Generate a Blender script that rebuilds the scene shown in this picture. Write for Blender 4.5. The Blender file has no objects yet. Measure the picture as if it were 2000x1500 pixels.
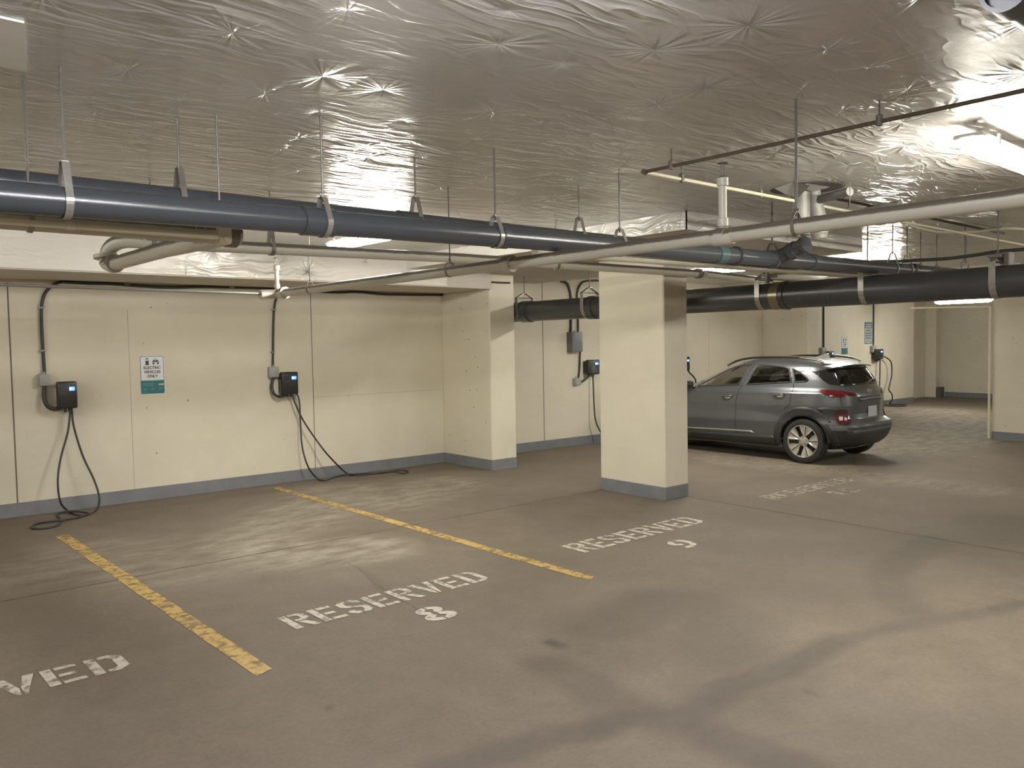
import bpy, bmesh, math, random
import numpy as np
from math import sin, cos, pi, sqrt, radians, exp
from mathutils import Vector, Matrix
from mathutils.bvhtree import BVHTree
from mathutils.geometry import delaunay_2d_cdt

random.seed(7)
scene = bpy.context.scene
COL = scene.collection

# ------------------------------------------------------------------ camera calibration (2000x1500)
LV = (-430, 697); RV = (2800, 640)
_a = (LV[0]-1000, 750-LV[1]); _b = (RV[0]-1000, 750-RV[1])
F = sqrt(-(_a[0]*_b[0]+_a[1]*_b[1]))
AX = Vector((_b[0], _b[1], -F)).normalized()
AY = Vector((_a[0], _a[1], -F)).normalized()
AZ = AX.cross(AY).normalized()
H = 1.75
CAM = Vector((0, 0, H))

def ray(px, py):
    c = Vector((px-1000, 750-py, -F))
    return Vector((AX.dot(c), AY.dot(c), AZ.dot(c)))

_ry = ray(-430, 672); _rx = ray(2800, 655)
SB = _ry.z/_ry.y; SA = _rx.z/_rx.x
def fz(x, y): return SA*x+SB*y
def onfloor(px, py, h=0.0):
    r = ray(px, py); return CAM+r*((h-H)/(r.z-SA*r.x-SB*r.y))
def onY(px, py, y):
    r = ray(px, py); return CAM+r*(y/r.y)
def onX(px, py, x):
    r = ray(px, py); return CAM+r*(x/r.x)
def onZ(px, py, z):
    r = ray(px, py); return CAM+r*((z-H)/r.z)

cam_d = bpy.data.cameras.new('camera'); cam = bpy.data.objects.new('camera', cam_d); COL.objects.link(cam)
cam_d.sensor_width = 36; cam_d.sensor_fit = 'HORIZONTAL'; cam_d.lens = F/2000*36
cam_d.clip_start = 0.05; cam_d.clip_end = 100
cam.matrix_world = Matrix(((AX.x, AX.y, AX.z, 0), (AY.x, AY.y, AY.z, 0), (AZ.x, AZ.y, AZ.z, H), (0, 0, 0, 1)))
scene.camera = cam

# ------------------------------------------------------------------ materials
MATS = {}
def newmat(name):
    m = bpy.data.materials.new(name); m.use_nodes = True
    nt = m.node_tree; b = nt.nodes['Principled BSDF']
    MATS[name] = m
    return m, nt, b
def lk(nt, a, b): nt.links.new(a, b)
def nd(nt, t, **kw):
    n = nt.nodes.new(t)
    for k, v in kw.items(): setattr(n, k, v)
    return n
def math_n(nt, op, a, b=None, c=None, clamp=False):
    n = nd(nt, 'ShaderNodeMath', operation=op); n.use_clamp = clamp
    for i, v in enumerate((a, b, c)):
        if v is None: continue
        if isinstance(v, (int, float)): n.inputs[i].default_value = v
        else: lk(nt, v, n.inputs[i])
    return n.outputs[0]
def ramp(nt, fac, stops):
    r = nd(nt, 'ShaderNodeValToRGB')
    el = r.color_ramp.elements
    while len(el) < len(stops): el.new(0.5)
    for e, (p, c) in zip(el, stops):
        e.position = p; e.color = (c[0], c[1], c[2], 1) if isinstance(c, (tuple, list)) else (c, c, c, 1)
    lk(nt, fac, r.inputs[0]); return r.outputs[0]
def noise(nt, vec, scale, detail=3, rough=0.55, dist=0.0):
    n = nd(nt, 'ShaderNodeTexNoise'); n.inputs['Scale'].default_value = scale
    n.inputs['Detail'].default_value = detail; n.inputs['Roughness'].default_value = rough
    n.inputs['Distortion'].default_value = dist
    if vec is not None: lk(nt, vec, n.inputs['Vector'])
    return n.outputs['Fac']
def mixc(nt, fac, a, b, mode='MIX'):
    n = nd(nt, 'ShaderNodeMix', data_type='RGBA', blend_type=mode)
    for s, v in ((n.inputs[0], fac), (n.inputs[6], a), (n.inputs[7], b)):
        if isinstance(v, (int, float)): s.default_value = v
        elif isinstance(v, tuple): s.default_value = (v[0], v[1], v[2], 1)
        else: lk(nt, v, s)
    return n.outputs[2]
def wpos(nt): return nd(nt, 'ShaderNodeNewGeometry').outputs['Position']
def mapping(nt, vec, rot=(0, 0, 0), scale=(1, 1, 1)):
    m = nd(nt, 'ShaderNodeMapping'); lk(nt, vec, m.inputs[0])
    m.inputs['Rotation'].default_value = rot; m.inputs['Scale'].default_value = scale
    return m.outputs[0]
def bump(nt, b, height, strength, dist):
    n = nd(nt, 'ShaderNodeBump'); n.inputs['Strength'].default_value = strength
    n.inputs['Distance'].default_value = dist; lk(nt, height, n.inputs['Height'])
    lk(nt, n.outputs[0], b.inputs['Normal']); return n

def simple(name, col, rough=0.5, metal=0.0, var=0.08, nscale=8, spec=None, coat=0, bumpy=0, emit=None, es=1.0):
    m, nt, b = newmat(name)
    f = noise(nt, wpos(nt), nscale, 3)
    lo = tuple(c*(1-var) for c in col); hi = tuple(min(1, c*(1+var)) for c in col)
    lk(nt, ramp(nt, f, [(0.3, lo), (0.7, hi)]), b.inputs['Base Color'])
    b.inputs['Roughness'].default_value = rough; b.inputs['Metallic'].default_value = metal
    if spec is not None: b.inputs['Specular IOR Level'].default_value = spec
    if coat: b.inputs['Coat Weight'].default_value = coat; b.inputs['Coat Roughness'].default_value = 0.04
    if bumpy: bump(nt, b, noise(nt, wpos(nt), nscale*6, 3), bumpy, 0.004)
    if emit:
        b.inputs['Emission Color'].default_value = (*emit, 1); b.inputs['Emission Strength'].default_value = es
    return m

CREAM = (0.655, 0.605, 0.48)
def concrete_paint(name, col, pits=True, stain=False):
    m, nt, b = newmat(name)
    p = wpos(nt)
    f = noise(nt, p, 0.8, 5, 0.6)
    c = ramp(nt, f, [(0.3, tuple(x*0.9 for x in col)), (0.7, tuple(min(1, x*1.06) for x in col))])
    f2 = noise(nt, mapping(nt, p, scale=(3, 3, 40)), 1.0, 3)
    c = mixc(nt, 0.03, c, ramp(nt, f2, [(0.35, 0.35), (0.65, 0.75)]), 'OVERLAY')
    if pits:
        v = nd(nt, 'ShaderNodeTexVoronoi'); lk(nt, p, v.inputs['Vector']); v.inputs['Scale'].default_value = 11
        sep = nd(nt, 'ShaderNodeSeparateColor'); lk(nt, v.outputs['Color'], sep.inputs[0])
        size = math_n(nt, 'MULTIPLY', math_n(nt, 'POWER', sep.outputs[0], 5), 0.13)
        msk = math_n(nt, 'LESS_THAN', v.outputs['Distance'], size)
        big = noise(nt, p, 0.7, 2)
        msk = math_n(nt, 'MULTIPLY', msk, math_n(nt, 'GREATER_THAN', big, 0.49))
        msk = math_n(nt, 'MULTIPLY', msk, 0.75)
        c = mixc(nt, msk, c, (0.10, 0.09, 0.075))
    lk(nt, c, b.inputs['Base Color'])
    b.inputs['Roughness'].default_value = 0.62
    bump(nt, b, noise(nt, p, 60, 4), 0.15, 0.003)
    return m
concrete_paint('cream_concrete', CREAM)
concrete_paint('column_paint', (0.655, 0.605, 0.48), pits=True)
concrete_paint('soffit_concrete', (0.52, 0.48, 0.41), pits=False)
simple('grey_band_paint', (0.155, 0.165, 0.18), 0.5, var=0.12, nscale=5, bumpy=0.2)
simple('seam_dark', (0.13, 0.11, 0.09), 0.9)
simple('seam_faint', (0.42, 0.38, 0.31), 0.9)

def foil(name, base, axes, strength=1.0, dimple=1.0, lo=0.86):
    m, nt, b = newmat(name)
    p = wpos(nt)
    s = nd(nt, 'ShaderNodeSeparateXYZ'); lk(nt, p, s.inputs[0])
    cb = nd(nt, 'ShaderNodeCombineXYZ')
    lk(nt, s.outputs[axes[0]], cb.inputs[0]); lk(nt, s.outputs[axes[1]], cb.inputs[1])
    v2 = cb.outputs[0]
    SC = 2.2
    warp = nd(nt, 'ShaderNodeTexNoise'); warp.inputs['Scale'].default_value = 2.0; lk(nt, v2, warp.inputs['Vector'])
    wv = nd(nt, 'ShaderNodeVectorMath', operation='MULTIPLY_ADD')
    lk(nt, warp.outputs['Color'], wv.inputs[0]); wv.inputs[1].default_value = (0.25, 0.25, 0); lk(nt, v2, wv.inputs[2])
    vs = nd(nt, 'ShaderNodeVectorMath', operation='SCALE'); lk(nt, v2, vs.inputs[0]); vs.inputs['Scale'].default_value = SC
    vo = nd(nt, 'ShaderNodeTexVoronoi', voronoi_dimensions='2D'); vo.inputs['Scale'].default_value = 1.0
    vo.inputs['Randomness'].default_value = 0.75; lk(nt, vs.outputs[0], vo.inputs['Vector'])
    d = nd(nt, 'ShaderNodeVectorMath', operation='SUBTRACT'); lk(nt, vs.outputs[0], d.inputs[0]); lk(nt, vo.outputs['Position'], d.inputs[1])
    nrm = nd(nt, 'ShaderNodeVectorMath', operation='NORMALIZE'); lk(nt, d.outputs[0], nrm.inputs[0])
    ps = nd(nt, 'ShaderNodeVectorMath', operation='MULTIPLY_ADD')
    lk(nt, vo.outputs['Position'], ps.inputs[0]); ps.inputs[1].default_value = (5.3, 7.1, 0); lk(nt, nrm.outputs[0], ps.inputs[2])
    rad = noise(nt, ps.outputs[0], 2.2, 1, 0.4)
    fall = math_n(nt, 'SUBTRACT', 1.0, math_n(nt, 'MULTIPLY', vo.outputs['Distance'], 1.45), clamp=True)
    fall = math_n(nt, 'POWER', fall, 1.6)
    # only some pins pull the film tight
    hs = nd(nt, 'ShaderNodeSeparateColor'); lk(nt, vo.outputs['Color'], hs.inputs[0])
    amp = math_n(nt, 'ADD', math_n(nt, 'MULTIPLY', math_n(nt, 'POWER', hs.outputs[0], 2.0), 1.3), 0.15)
    ridge = math_n(nt, 'ABSOLUTE', math_n(nt, 'SUBTRACT', rad, 0.5))
    h1 = math_n(nt, 'MULTIPLY', math_n(nt, 'MULTIPLY', math_n(nt, 'SUBTRACT', 0.25, ridge), fall), amp)
    dim = math_n(nt, 'MULTIPLY', math_n(nt, 'POWER', 2.718, math_n(nt, 'MULTIPLY', vo.outputs['Distance'], -14.0)), 0.28*dimple)
    # long drag wrinkles
    wsrc = mapping(nt, wv.outputs[0], rot=(0, 0, radians(-28)), scale=(0.55, 3.2, 1))
    w = noise(nt, wsrc, 1.3, 3, 0.5, 0.6)
    wr = math_n(nt, 'ABSOLUTE', math_n(nt, 'SUBTRACT', w, 0.5))
    wr = math_n(nt, 'POWER', math_n(nt, 'SUBTRACT', 1.0, math_n(nt, 'MULTIPLY', wr, 3.0), clamp=True), 3)
    wsrc2 = mapping(nt, wv.outputs[0], rot=(0, 0, radians(12)), scale=(0.8, 4.5, 1))
    w2 = noise(nt, wsrc2, 1.9, 2, 0.5, 0.4)
    wr2 = math_n(nt, 'POWER', math_n(nt, 'SUBTRACT', 1.0, math_n(nt, 'MULTIPLY', math_n(nt, 'ABSOLUTE', math_n(nt, 'SUBTRACT', w2, 0.5)), 4.0), clamp=True), 4)
    region = math_n(nt, 'MULTIPLY', math_n(nt, 'SUBTRACT', noise(nt, v2, 0.55, 2), 0.36), 3.0, clamp=True)
    h2 = math_n(nt, 'MULTIPLY', math_n(nt, 'ADD', math_n(nt, 'MULTIPLY', wr, 0.34), math_n(nt, 'MULTIPLY', wr2, 0.24)), region)
    fine = math_n(nt, 'MULTIPLY', noise(nt, mapping(nt, v2, scale=(1, 2.4, 1)), 9, 3), 0.05)
    h = math_n(nt, 'SUBTRACT', math_n(nt, 'ADD', math_n(nt, 'ADD', h1, h2), fine), dim)
    bn = bump(nt, b, h, 0.9*strength, 0.05); lk(nt, bn.outputs[0], b.inputs['Coat Normal'])
    c = ramp(nt, noise(nt, v2, 0.9, 3), [(0.3, tuple(x*lo for x in base)), (0.7, base)])
    dk = math_n(nt, 'POWER', 2.718, math_n(nt, 'MULTIPLY', vo.outputs['Distance'], -17.0))
    dk = math_n(nt, 'MULTIPLY', dk, math_n(nt, 'MULTIPLY', hs.outputs[1], 0.95))
    c = mixc(nt, dk, c, tuple(x*0.45 for x in base))
    lk(nt, c, b.inputs['Base Color'])
    b.inputs['Roughness'].default_value = 0.42
    b.inputs['Metallic'].default_value = 0.1
    b.inputs['Specular IOR Level'].default_value = 0.5
    b.inputs['Coat Weight'].default_value = 0.45; b.inputs['Coat Roughness'].default_value = 0.12
    return m
foil('ceiling_film', (0.56, 0.535, 0.50), (0, 1))
foil('beam_film', (0.80, 0.77, 0.71), (0, 2), strength=1.3)
foil('panel_film_x', (0.62, 0.60, 0.56), (1, 2), strength=0.8)

# floor
def floor_mat():
    m, nt, b = newmat('floor_concrete')
    p = wpos(nt)
    a = nd(nt, 'ShaderNodeAttribute', attribute_name='wear')
    sp = nd(nt, 'ShaderNodeSeparateColor'); lk(nt, a.outputs['Color'], sp.inputs[0])
    big = noise(nt, p, 0.55, 5, 0.6, 0.3)
    c = ramp(nt, big, [(0.3, (0.120, 0.097, 0.073)), (0.5, (0.143, 0.117, 0.089)), (0.7, (0.166, 0.137, 0.105))])
    mid = noise(nt, p, 4.0, 6, 0.65)
    c = mixc(nt, 0.35, c, ramp(nt, mid, [(0.3, 0.35), (0.7, 0.65)]), 'OVERLAY')
    spk = noise(nt, p, 45, 3, 0.6)
    c = mixc(nt, 0.16, c, ramp(nt, spk, [(0.3, 0.25), (0.7, 0.75)]), 'OVERLAY')
    # stain strength broken up by noise
    edge = noise(nt, p, 9.0, 4, 0.6)
    st = math_n(nt, 'MULTIPLY', sp.outputs[0], math_n(nt, 'ADD', 0.72, math_n(nt, 'MULTIPLY', edge, 0.6)), clamp=True)
    c = mixc(nt, math_n(nt, 'MULTIPLY', st, 0.95), c, (0.062, 0.053, 0.044))
    pale = math_n(nt, 'MULTIPLY', sp.outputs[1], math_n(nt, 'MULTIPLY', math_n(nt, 'SUBTRACT', noise(nt, mapping(nt, p, scale=(1, 2, 1)), 3.0, 5, 0.65), 0.36), 3.0, clamp=True), clamp=True)
    c = mixc(nt, math_n(nt, 'MULTIPLY', pale, 0.62), c, (0.40, 0.36, 0.29))
    # small pale and dark spots
    v = nd(nt, 'ShaderNodeTexVoronoi'); lk(nt, mapping(nt, p, scale=(1, 1.5, 1)), v.inputs['Vector']); v.inputs['Scale'].default_value = 1.9
    sv = nd(nt, 'ShaderNodeSeparateColor'); lk(nt, v.outputs['Color'], sv.inputs[0])
    ms = math_n(nt, 'LESS_THAN', math_n(nt, 'ADD', v.outputs['Distance'], math_n(nt, 'MULTIPLY', edge, 0.08)), math_n(nt, 'MULTIPLY', math_n(nt, 'POWER', sv.outputs[0], 6), 0.16))
    c = mixc(nt, math_n(nt, 'MULTIPLY', ms, 0.45), c, (0.08, 0.065, 0.05))
    lk(nt, c, b.inputs['Base Color'])
    rr = math_n(nt, 'SUBTRACT', math_n(nt, 'ADD', 0.64, math_n(nt, 'MULTIPLY', mid, 0.25)), math_n(nt, 'MULTIPLY', st, 0.12))
    lk(nt, rr, b.inputs['Roughness'])
    b.inputs['Specular IOR Level'].default_value = 0.22
    bump(nt, b, noise(nt, p, 30, 5), 0.12, 0.004)
floor_mat()

def worn_paint(name, col, amount):
    """paint with worn-away flecks that let the concrete show through"""
    m, nt, b = newmat(name)
    p = wpos(nt)
    n1 = noise(nt, p, 16, 5, 0.7); n2 = noise(nt, p, 2.3, 2)
    f = math_n(nt, 'ADD', math_n(nt, 'MULTIPLY', n1, 0.75), math_n(nt, 'MULTIPLY', n2, 0.25))
    al = ramp(nt, f, [(amount, 0.0), (amount+0.16, 1.0)])
    lk(nt, al, b.inputs['Alpha'])
    c = ramp(nt, noise(nt, p, 30, 4), [(0.3, tuple(x*0.8 for x in col)), (0.7, col)])
    lk(nt, c, b.inputs['Base Color']); b.inputs['Roughness'].default_value = 0.6
worn_paint('yellow_line_paint', (0.50, 0.33, 0.10), 0.37)
worn_paint('yellow_line_faded', (0.40, 0.29, 0.12), 0.46)
worn_paint('white_stencil_paint', (0.56, 0.52, 0.43), 0.35)
worn_paint('white_stencil_faded', (0.46, 0.42, 0.34), 0.40)

simple('pvc_grey', (0.042, 0.047, 0.054), 0.25, var=0.06, nscale=3, spec=0.5)
simple('pvc_dark', (0.032, 0.034, 0.037), 0.33, var=0.08, nscale=3, spec=0.5)
simple('pvc_teal', (0.045, 0.078, 0.085), 0.3, var=0.1, nscale=4)
def dark_top_pipe():
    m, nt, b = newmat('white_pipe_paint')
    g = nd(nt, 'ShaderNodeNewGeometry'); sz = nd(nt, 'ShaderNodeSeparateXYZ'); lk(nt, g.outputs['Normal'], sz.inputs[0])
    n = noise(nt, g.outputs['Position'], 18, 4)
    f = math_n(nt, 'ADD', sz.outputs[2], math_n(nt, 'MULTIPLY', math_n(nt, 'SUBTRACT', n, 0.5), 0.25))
    c = ramp(nt, f, [(0.10, (0.50, 0.475, 0.385)), (0.30, (0.11, 0.09, 0.07))])  # colour turns dark brown on upward-facing sides, edge broken by noise
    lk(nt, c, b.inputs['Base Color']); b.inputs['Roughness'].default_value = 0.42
dark_top_pipe()
simple('cream_pipe_paint', (0.72, 0.67, 0.50), 0.4, var=0.05)
simple('cast_iron', (0.17, 0.15, 0.13), 0.55, metal=0.5, var=0.15, nscale=20)
simple('zinc_rod', (0.15, 0.14, 0.125), 0.45, metal=0.6, var=0.15, nscale=30)
simple('zinc_strap', (0.30, 0.29, 0.265), 0.35, metal=0.6, var=0.12, nscale=30)
simple('dark_rod', (0.10, 0.09, 0.08), 0.55, metal=0.5, var=0.1)
simple('bronze_pipe', (0.11, 0.085, 0.06), 0.5, metal=0.4, var=0.1)
simple('brass_band', (0.20, 0.17, 0.11), 0.3, metal=0.6, var=0.2, nscale=60)
simple('galvanised_duct', (0.22, 0.215, 0.20), 0.5, metal=0.25, var=0.12, nscale=14, bumpy=0.6)
simple('crumpled_foil', (0.62, 0.61, 0.58), 0.22, metal=0.7, var=0.12, nscale=16, bumpy=1.0)
simple('black_rubber', (0.018, 0.017, 0.017), 0.5, var=0.1)
simple('charger_plastic', (0.014, 0.015, 0.018), 0.32, var=0.1)
simple('charger_logo', (0.06, 0.063, 0.07), 0.4)
simple('junction_grey', (0.30, 0.31, 0.30), 0.5)
simple('disconnect_grey', (0.13, 0.145, 0.155), 0.45)
simple('blue_led', (0.02, 0.05, 0.9), 0.3, emit=(0.02, 0.07, 1.0), es=6)
simple('blue_led_core', (0.5, 0.7, 1.0), 0.3, emit=(0.35, 0.6, 1.0), es=14)
simple('sign_white', (0.70, 0.72, 0.74), 0.35, var=0.02)
simple('sign_black', (0.02, 0.022, 0.03), 0.4)
simple('sign_blue_edge', (0.035, 0.13, 0.19), 0.4)
simple('sign_teal', (0.012, 0.13, 0.155), 0.35, var=0.04)
simple('sign_teal_light', (0.10, 0.27, 0.30), 0.4)
simple('sign_pale', (0.45, 0.50, 0.50), 0.4)
simple('sign_grey', (0.36, 0.40, 0.37), 0.45)
simple('fixture_grey', (0.62, 0.62, 0.60), 0.4)
simple('void_black', (0.01, 0.01, 0.01), 0.9)
simple('dark_recess', (0.10, 0.09, 0.08), 0.9)

def emitter(name, col, s):
    m, nt, b = newmat(name)
    b.inputs['Base Color'].default_value = (0.8, 0.8, 0.8, 1); b.inputs['Roughness'].default_value = 0.4
    b.inputs['Emission Color'].default_value = (*col, 1)
    n = noise(nt, wpos(nt), 3, 1)
    lk(nt, math_n(nt, 'MULTIPLY', math_n(nt, 'ADD', 0.95, math_n(nt, 'MULTIPLY', n, 0.1)), s), b.inputs['Emission Strength'])
WARM = (1.0, 0.945, 0.81)
emitter('lamp_diffuser', WARM, 78)
emitter('lamp_diffuser_cool', (0.97, 0.95, 1.0), 105)

# car materials
def car_paint():
    m, nt, b = newmat('car_paint_grey')
    p = wpos(nt)
    fl = nd(nt, 'ShaderNodeTexVoronoi'); fl.inputs['Scale'].default_value = 900; lk(nt, p, fl.inputs['Vector'])
    c = ramp(nt, fl.outputs['Distance'], [(0.0, (0.12, 0.13, 0.145)), (1.0, (0.068, 0.074, 0.083))])
    lk(nt, c, b.inputs['Base Color']); b.inputs['Metallic'].default_value = 0.55; b.inputs['Roughness'].default_value = 0.33
    b.inputs['Coat Weight'].default_value = 1.0; b.inputs['Coat Roughness'].default_value = 0.03
car_paint()
simple('car_cladding', (0.022, 0.023, 0.024), 0.5, var=0.1, nscale=40)
simple('car_bumper_grey', (0.075, 0.08, 0.088), 0.38, metal=0.3)
simple('car_trim_silver', (0.62, 0.62, 0.60), 0.25, metal=0.8)
simple('car_gloss_black', (0.008, 0.008, 0.009), 0.06, coat=1)
simple('car_interior', (0.018, 0.017, 0.016), 0.8)
simple('car_seat', (0.03, 0.028, 0.026), 0.75)
simple('tyre_rubber', (0.009, 0.009, 0.009), 0.75, bumpy=0.3, nscale=12)
simple('alloy_silver', (0.62, 0.60, 0.55), 0.32, metal=0.75, var=0.05)
simple('alloy_dark', (0.02, 0.02, 0.02), 0.4)
simple('tail_red', (0.085, 0.003, 0.006), 0.12, coat=1)
simple('tail_red_dark', (0.05, 0.004, 0.01), 0.1, coat=1)
simple('tail_clear', (0.65, 0.5, 0.5), 0.15, coat=1)
simple('plate_white', (0.50, 0.52, 0.55), 0.4)
def glass(name, tint, rough=0.02, mixf=0.85):
    m, nt, b = newmat(name)
    out = nt.nodes['Material Output']
    tr = nd(nt, 'ShaderNodeBsdfTransparent'); tr.inputs[0].default_value = (*tint, 1)
    gl = nd(nt, 'ShaderNodeBsdfGlossy'); gl.inputs['Roughness'].default_value = rough
    fr = nd(nt, 'ShaderNodeFresnel'); fr.inputs[0].default_value = 1.5
    mx = nd(nt, 'ShaderNodeMixShader'); lk(nt, math_n(nt, 'ADD', fr.outputs[0], math_n(nt, 'MULTIPLY', noise(nt, wpos(nt), 2, 1), 0.02)), mx.inputs[0])
    lk(nt, tr.outputs[0], mx.inputs[1]); lk(nt, gl.outputs[0], mx.inputs[2]); lk(nt, mx.outputs[0], out.inputs[0])
glass('glass_clear', (0.66, 0.74, 0.67))
glass('glass_privacy', (0.17, 0.18, 0.18))

# ------------------------------------------------------------------ object helpers
def tag(o, label=None, cat=None, group=None, kind=None):
    if label: o['label'] = label
    if cat: o['category'] = cat
    if group: o['group'] = group
    if kind: o['kind'] = kind
    return o
def root(name, loc, label, cat, group=None):
    o = bpy.data.objects.new(name, None); COL.objects.link(o); o.location = loc
    o.empty_display_size = 0.1
    return tag(o, label, cat, group)
def rloc(o):
    v = Vector(o.location)
    while o.parent: o = o.parent; v += Vector(o.location)
    return v

class MB:
    def __init__(s): s.bm = bmesh.new(); s.mi = 0
    def _m(s, faces):
        for f in faces: f.material_index = s.mi
    def poly(s, pts):
        vs = [s.bm.verts.new(p) for p in pts]
        try: f = s.bm.faces.new(vs); f.material_index = s.mi; return f
        except ValueError: return None
    def grid(s, rows, closed=False):
        """rows of vertex positions -> quads"""
        V = [[s.bm.verts.new(p) for p in r] for r in rows]
        n = len(rows[0])
        for a, b in zip(V, V[1:]):
            for i in range(n if closed else n-1):
                j = (i+1) % n
                try: f = s.bm.faces.new((a[i], a[j], b[j], b[i])); f.material_index = s.mi
                except ValueError: pass
        return V
    def cap(s, ring):
        try: f = s.bm.faces.new(ring); f.material_index = s.mi
        except ValueError: pass
    def box(s, x0, x1, y0, y1, z0, z1, bev=0, M=None, seg=2):
        g = bmesh.ops.create_cube(s.bm, size=1)
        vs = g['verts']
        for v in vs:
            v.co = Vector(((x0+x1)/2+v.co.x*(x1-x0), (y0+y1)/2+v.co.y*(y1-y0), (z0+z1)/2+v.co.z*(z1-z0)))
        if M is not None:
            for v in vs: v.co = M @ v.co
        fs = set(f for v in vs for f in v.link_faces)
        if bev:
            es = set(e for v in vs for e in v.link_edges)
            r = bmesh.ops.bevel(s.bm, geom=list(es), offset=bev, segments=seg, affect='EDGES', profile=0.5)
            fs = set(f for f in fs if f.is_valid) | set(r['faces'])
        s._m(fs)
    def tube(s, pts, r, seg=12, caps=True, rs=None):
        pts = [Vector(p) for p in pts]
        n = len(pts); T = []
        for i in range(n):
            a = pts[max(0, i-1)]; b = pts[min(n-1, i+1)]
            t = (b-a); t = t.normalized() if t.length > 1e-9 else Vector((0, 0, 1)); T.append(t)
        up = Vector((0, 0, 1)) if abs(T[0].z) < 0.9 else Vector((1, 0, 0))
        u = T[0].cross(up).normalized(); rows = []
        for i in range(n):
            u = (u-T[i]*u.dot(T[i])).normalized(); w = T[i].cross(u)
            rr = rs[i] if rs else r
            rows.append([pts[i]+(u*cos(2*pi*k/seg)+w*sin(2*pi*k/seg))*rr for k in range(seg)])
        V = s.grid(rows, closed=True)
        if caps: s.cap(V[0][::-1]); s.cap(V[-1])
        return V
    def prism(s, pts, off):
        """planar polygon extruded by vector off"""
        off = Vector(off); a = [s.bm.verts.new(p) for p in pts]; b = [s.bm.verts.new(Vector(p)+off) for p in pts]
        n = len(pts); fs = []
        for q in (a, b[::-1]):
            try: fs.append(s.bm.faces.new(q))
            except ValueError: pass
        for i in range(n):
            fs.append(s.bm.faces.new((a[i], b[i], b[(i+1) % n], a[(i+1) % n])))
        s._m(fs)
    def lathe(s, prof, c, axis, seg=32, caps=True):
        """prof: (radius, distance along axis)"""
        ax = Vector(axis).normalized(); up = Vector((0, 0, 1)) if abs(ax.z) < 0.9 else Vector((1, 0, 0))
        u = ax.cross(up).normalized(); w = ax.cross(u); c = Vector(c)
        rows = [[c+ax*d+(u*cos(2*pi*k/seg)+w*sin(2*pi*k/seg))*r for k in range(seg)] for r, d in prof]
        V = s.grid(rows, closed=True)
        if caps and prof[0][0] > 1e-6: s.cap(V[0][::-1])
        if caps and prof[-1][0] > 1e-6: s.cap(V[-1])
    def build(s, name, mats, parent=None, smooth=None, origin=None, recalc=True):
        if not isinstance(mats, (list, tuple)): mats = [mats]
        if recalc: bmesh.ops.recalc_face_normals(s.bm, faces=s.bm.faces[:])
        me = bpy.data.meshes.new(name)
        if parent is not None: off = rloc(parent)
        elif origin is not None: off = Vector(origin)
        else:
            co = [v.co for v in s.bm.verts]
            off = Vector(((min(c.x for c in co)+max(c.x for c in co))/2, (min(c.y for c in co)+max(c.y for c in co))/2, min(c.z for c in co)))
        for v in s.bm.verts: v.co -= off
        s.bm.to_mesh(me); s.bm.free()
        for m in mats: me.materials.append(MATS[m])
        if smooth is not None:
            for p in me.polygons: p.use_smooth = True
            me.set_sharp_from_angle(angle=radians(smooth))
        o = bpy.data.objects.new(name, me); COL.objects.link(o)
        if parent is not None: o.parent = parent
        else: o.location = off
        return o

def smoothpath(pts, n=8):
    """Catmull-Rom through points"""
    P = [Vector(p) for p in pts]; out = []
    for i in range(len(P)-1):
        p0 = P[max(0, i-1)]; p1 = P[i]; p2 = P[i+1]; p3 = P[min(len(P)-1, i+2)]
        for k in range(n):
            t = k/n
            out.append(0.5*((2*p1)+(p2-p0)*t+(2*p0-5*p1+4*p2-p3)*t*t+(3*p1-p0-3*p2+p3)*t**3))
    out.append(P[-1]); return out

CEIL = 2.84; YW = 9.45
XC, YC0, YC1, XC1 = 7.12, 5.52, 6.46, 7.54

# ------------------------------------------------------------------ room shell
# floor grid with wear attribute
def seq(a, b, st): n = max(1, int(round((b-a)/st))); return [a+(b-a)*i/n for i in range(n)]
xs = seq(-9, -1, 1.0)+seq(-1, 14, 0.045)+seq(14, 27.5, 0.5)+[27.5]
ys = seq(-8, 0, 1.0)+seq(0, 9.6, 0.045)+[9.6, 10.6]
XX, YY = np.meshgrid(np.array(xs), np.array(ys))
def fseg(pts, w, stren, w1=None):
    """dark trail along floor points (x,y)"""
    out = np.zeros_like(XX)
    for (p, q) in zip(pts, pts[1:]):
        ax, ay = p; bx, by = q; L2 = (bx-ax)**2+(by-ay)**2+1e-9
        t = np.clip(((XX-ax)*(bx-ax)+(YY-ay)*(by-ay))/L2, 0, 1)
        dd = np.hypot(XX-ax-t*(bx-ax), YY-ay-t*(by-ay))
        e = np.clip(1.5-dd/w, 0, 1); out = np.maximum(out, e*e*(3-2*e)*stren)
    return out
def P2(*pts): return [tuple(onfloor(*p)[:2]) for p in pts]
rng = np.random.RandomState(3)
def fnoise(sc, seed):
    r = np.random.RandomState(seed); out = np.zeros_like(XX); tot = 0
    for o in range(4):
        for k in range(5):
            a = r.rand()*2*pi; f = sc*2**o*(0.7+0.6*r.rand()); ph = r.rand()*6.28
            out += np.sin((XX*cos(a)+YY*sin(a))*f+ph)/(2**o)
            tot += 0.5/(2**o)
    return out/tot
wob = fnoise(2.2, 5)
XX0, YY0 = XX.copy(), YY.copy()
XX = XX+0.05*fnoise(3, 11); YY = YY+0.05*fnoise(3, 12)
dark = np.zeros_like(XX)
dark = np.maximum(dark, fseg(P2((860, 1500), (1000, 1465), (1075, 1435), (1150, 1425), (1205, 1397), (1260, 1395), (1320, 1405), (1360, 1375), (1425, 1335), (1500, 1315), (1575, 1285), (1650, 1250)), 0.10, 0.85))
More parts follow.
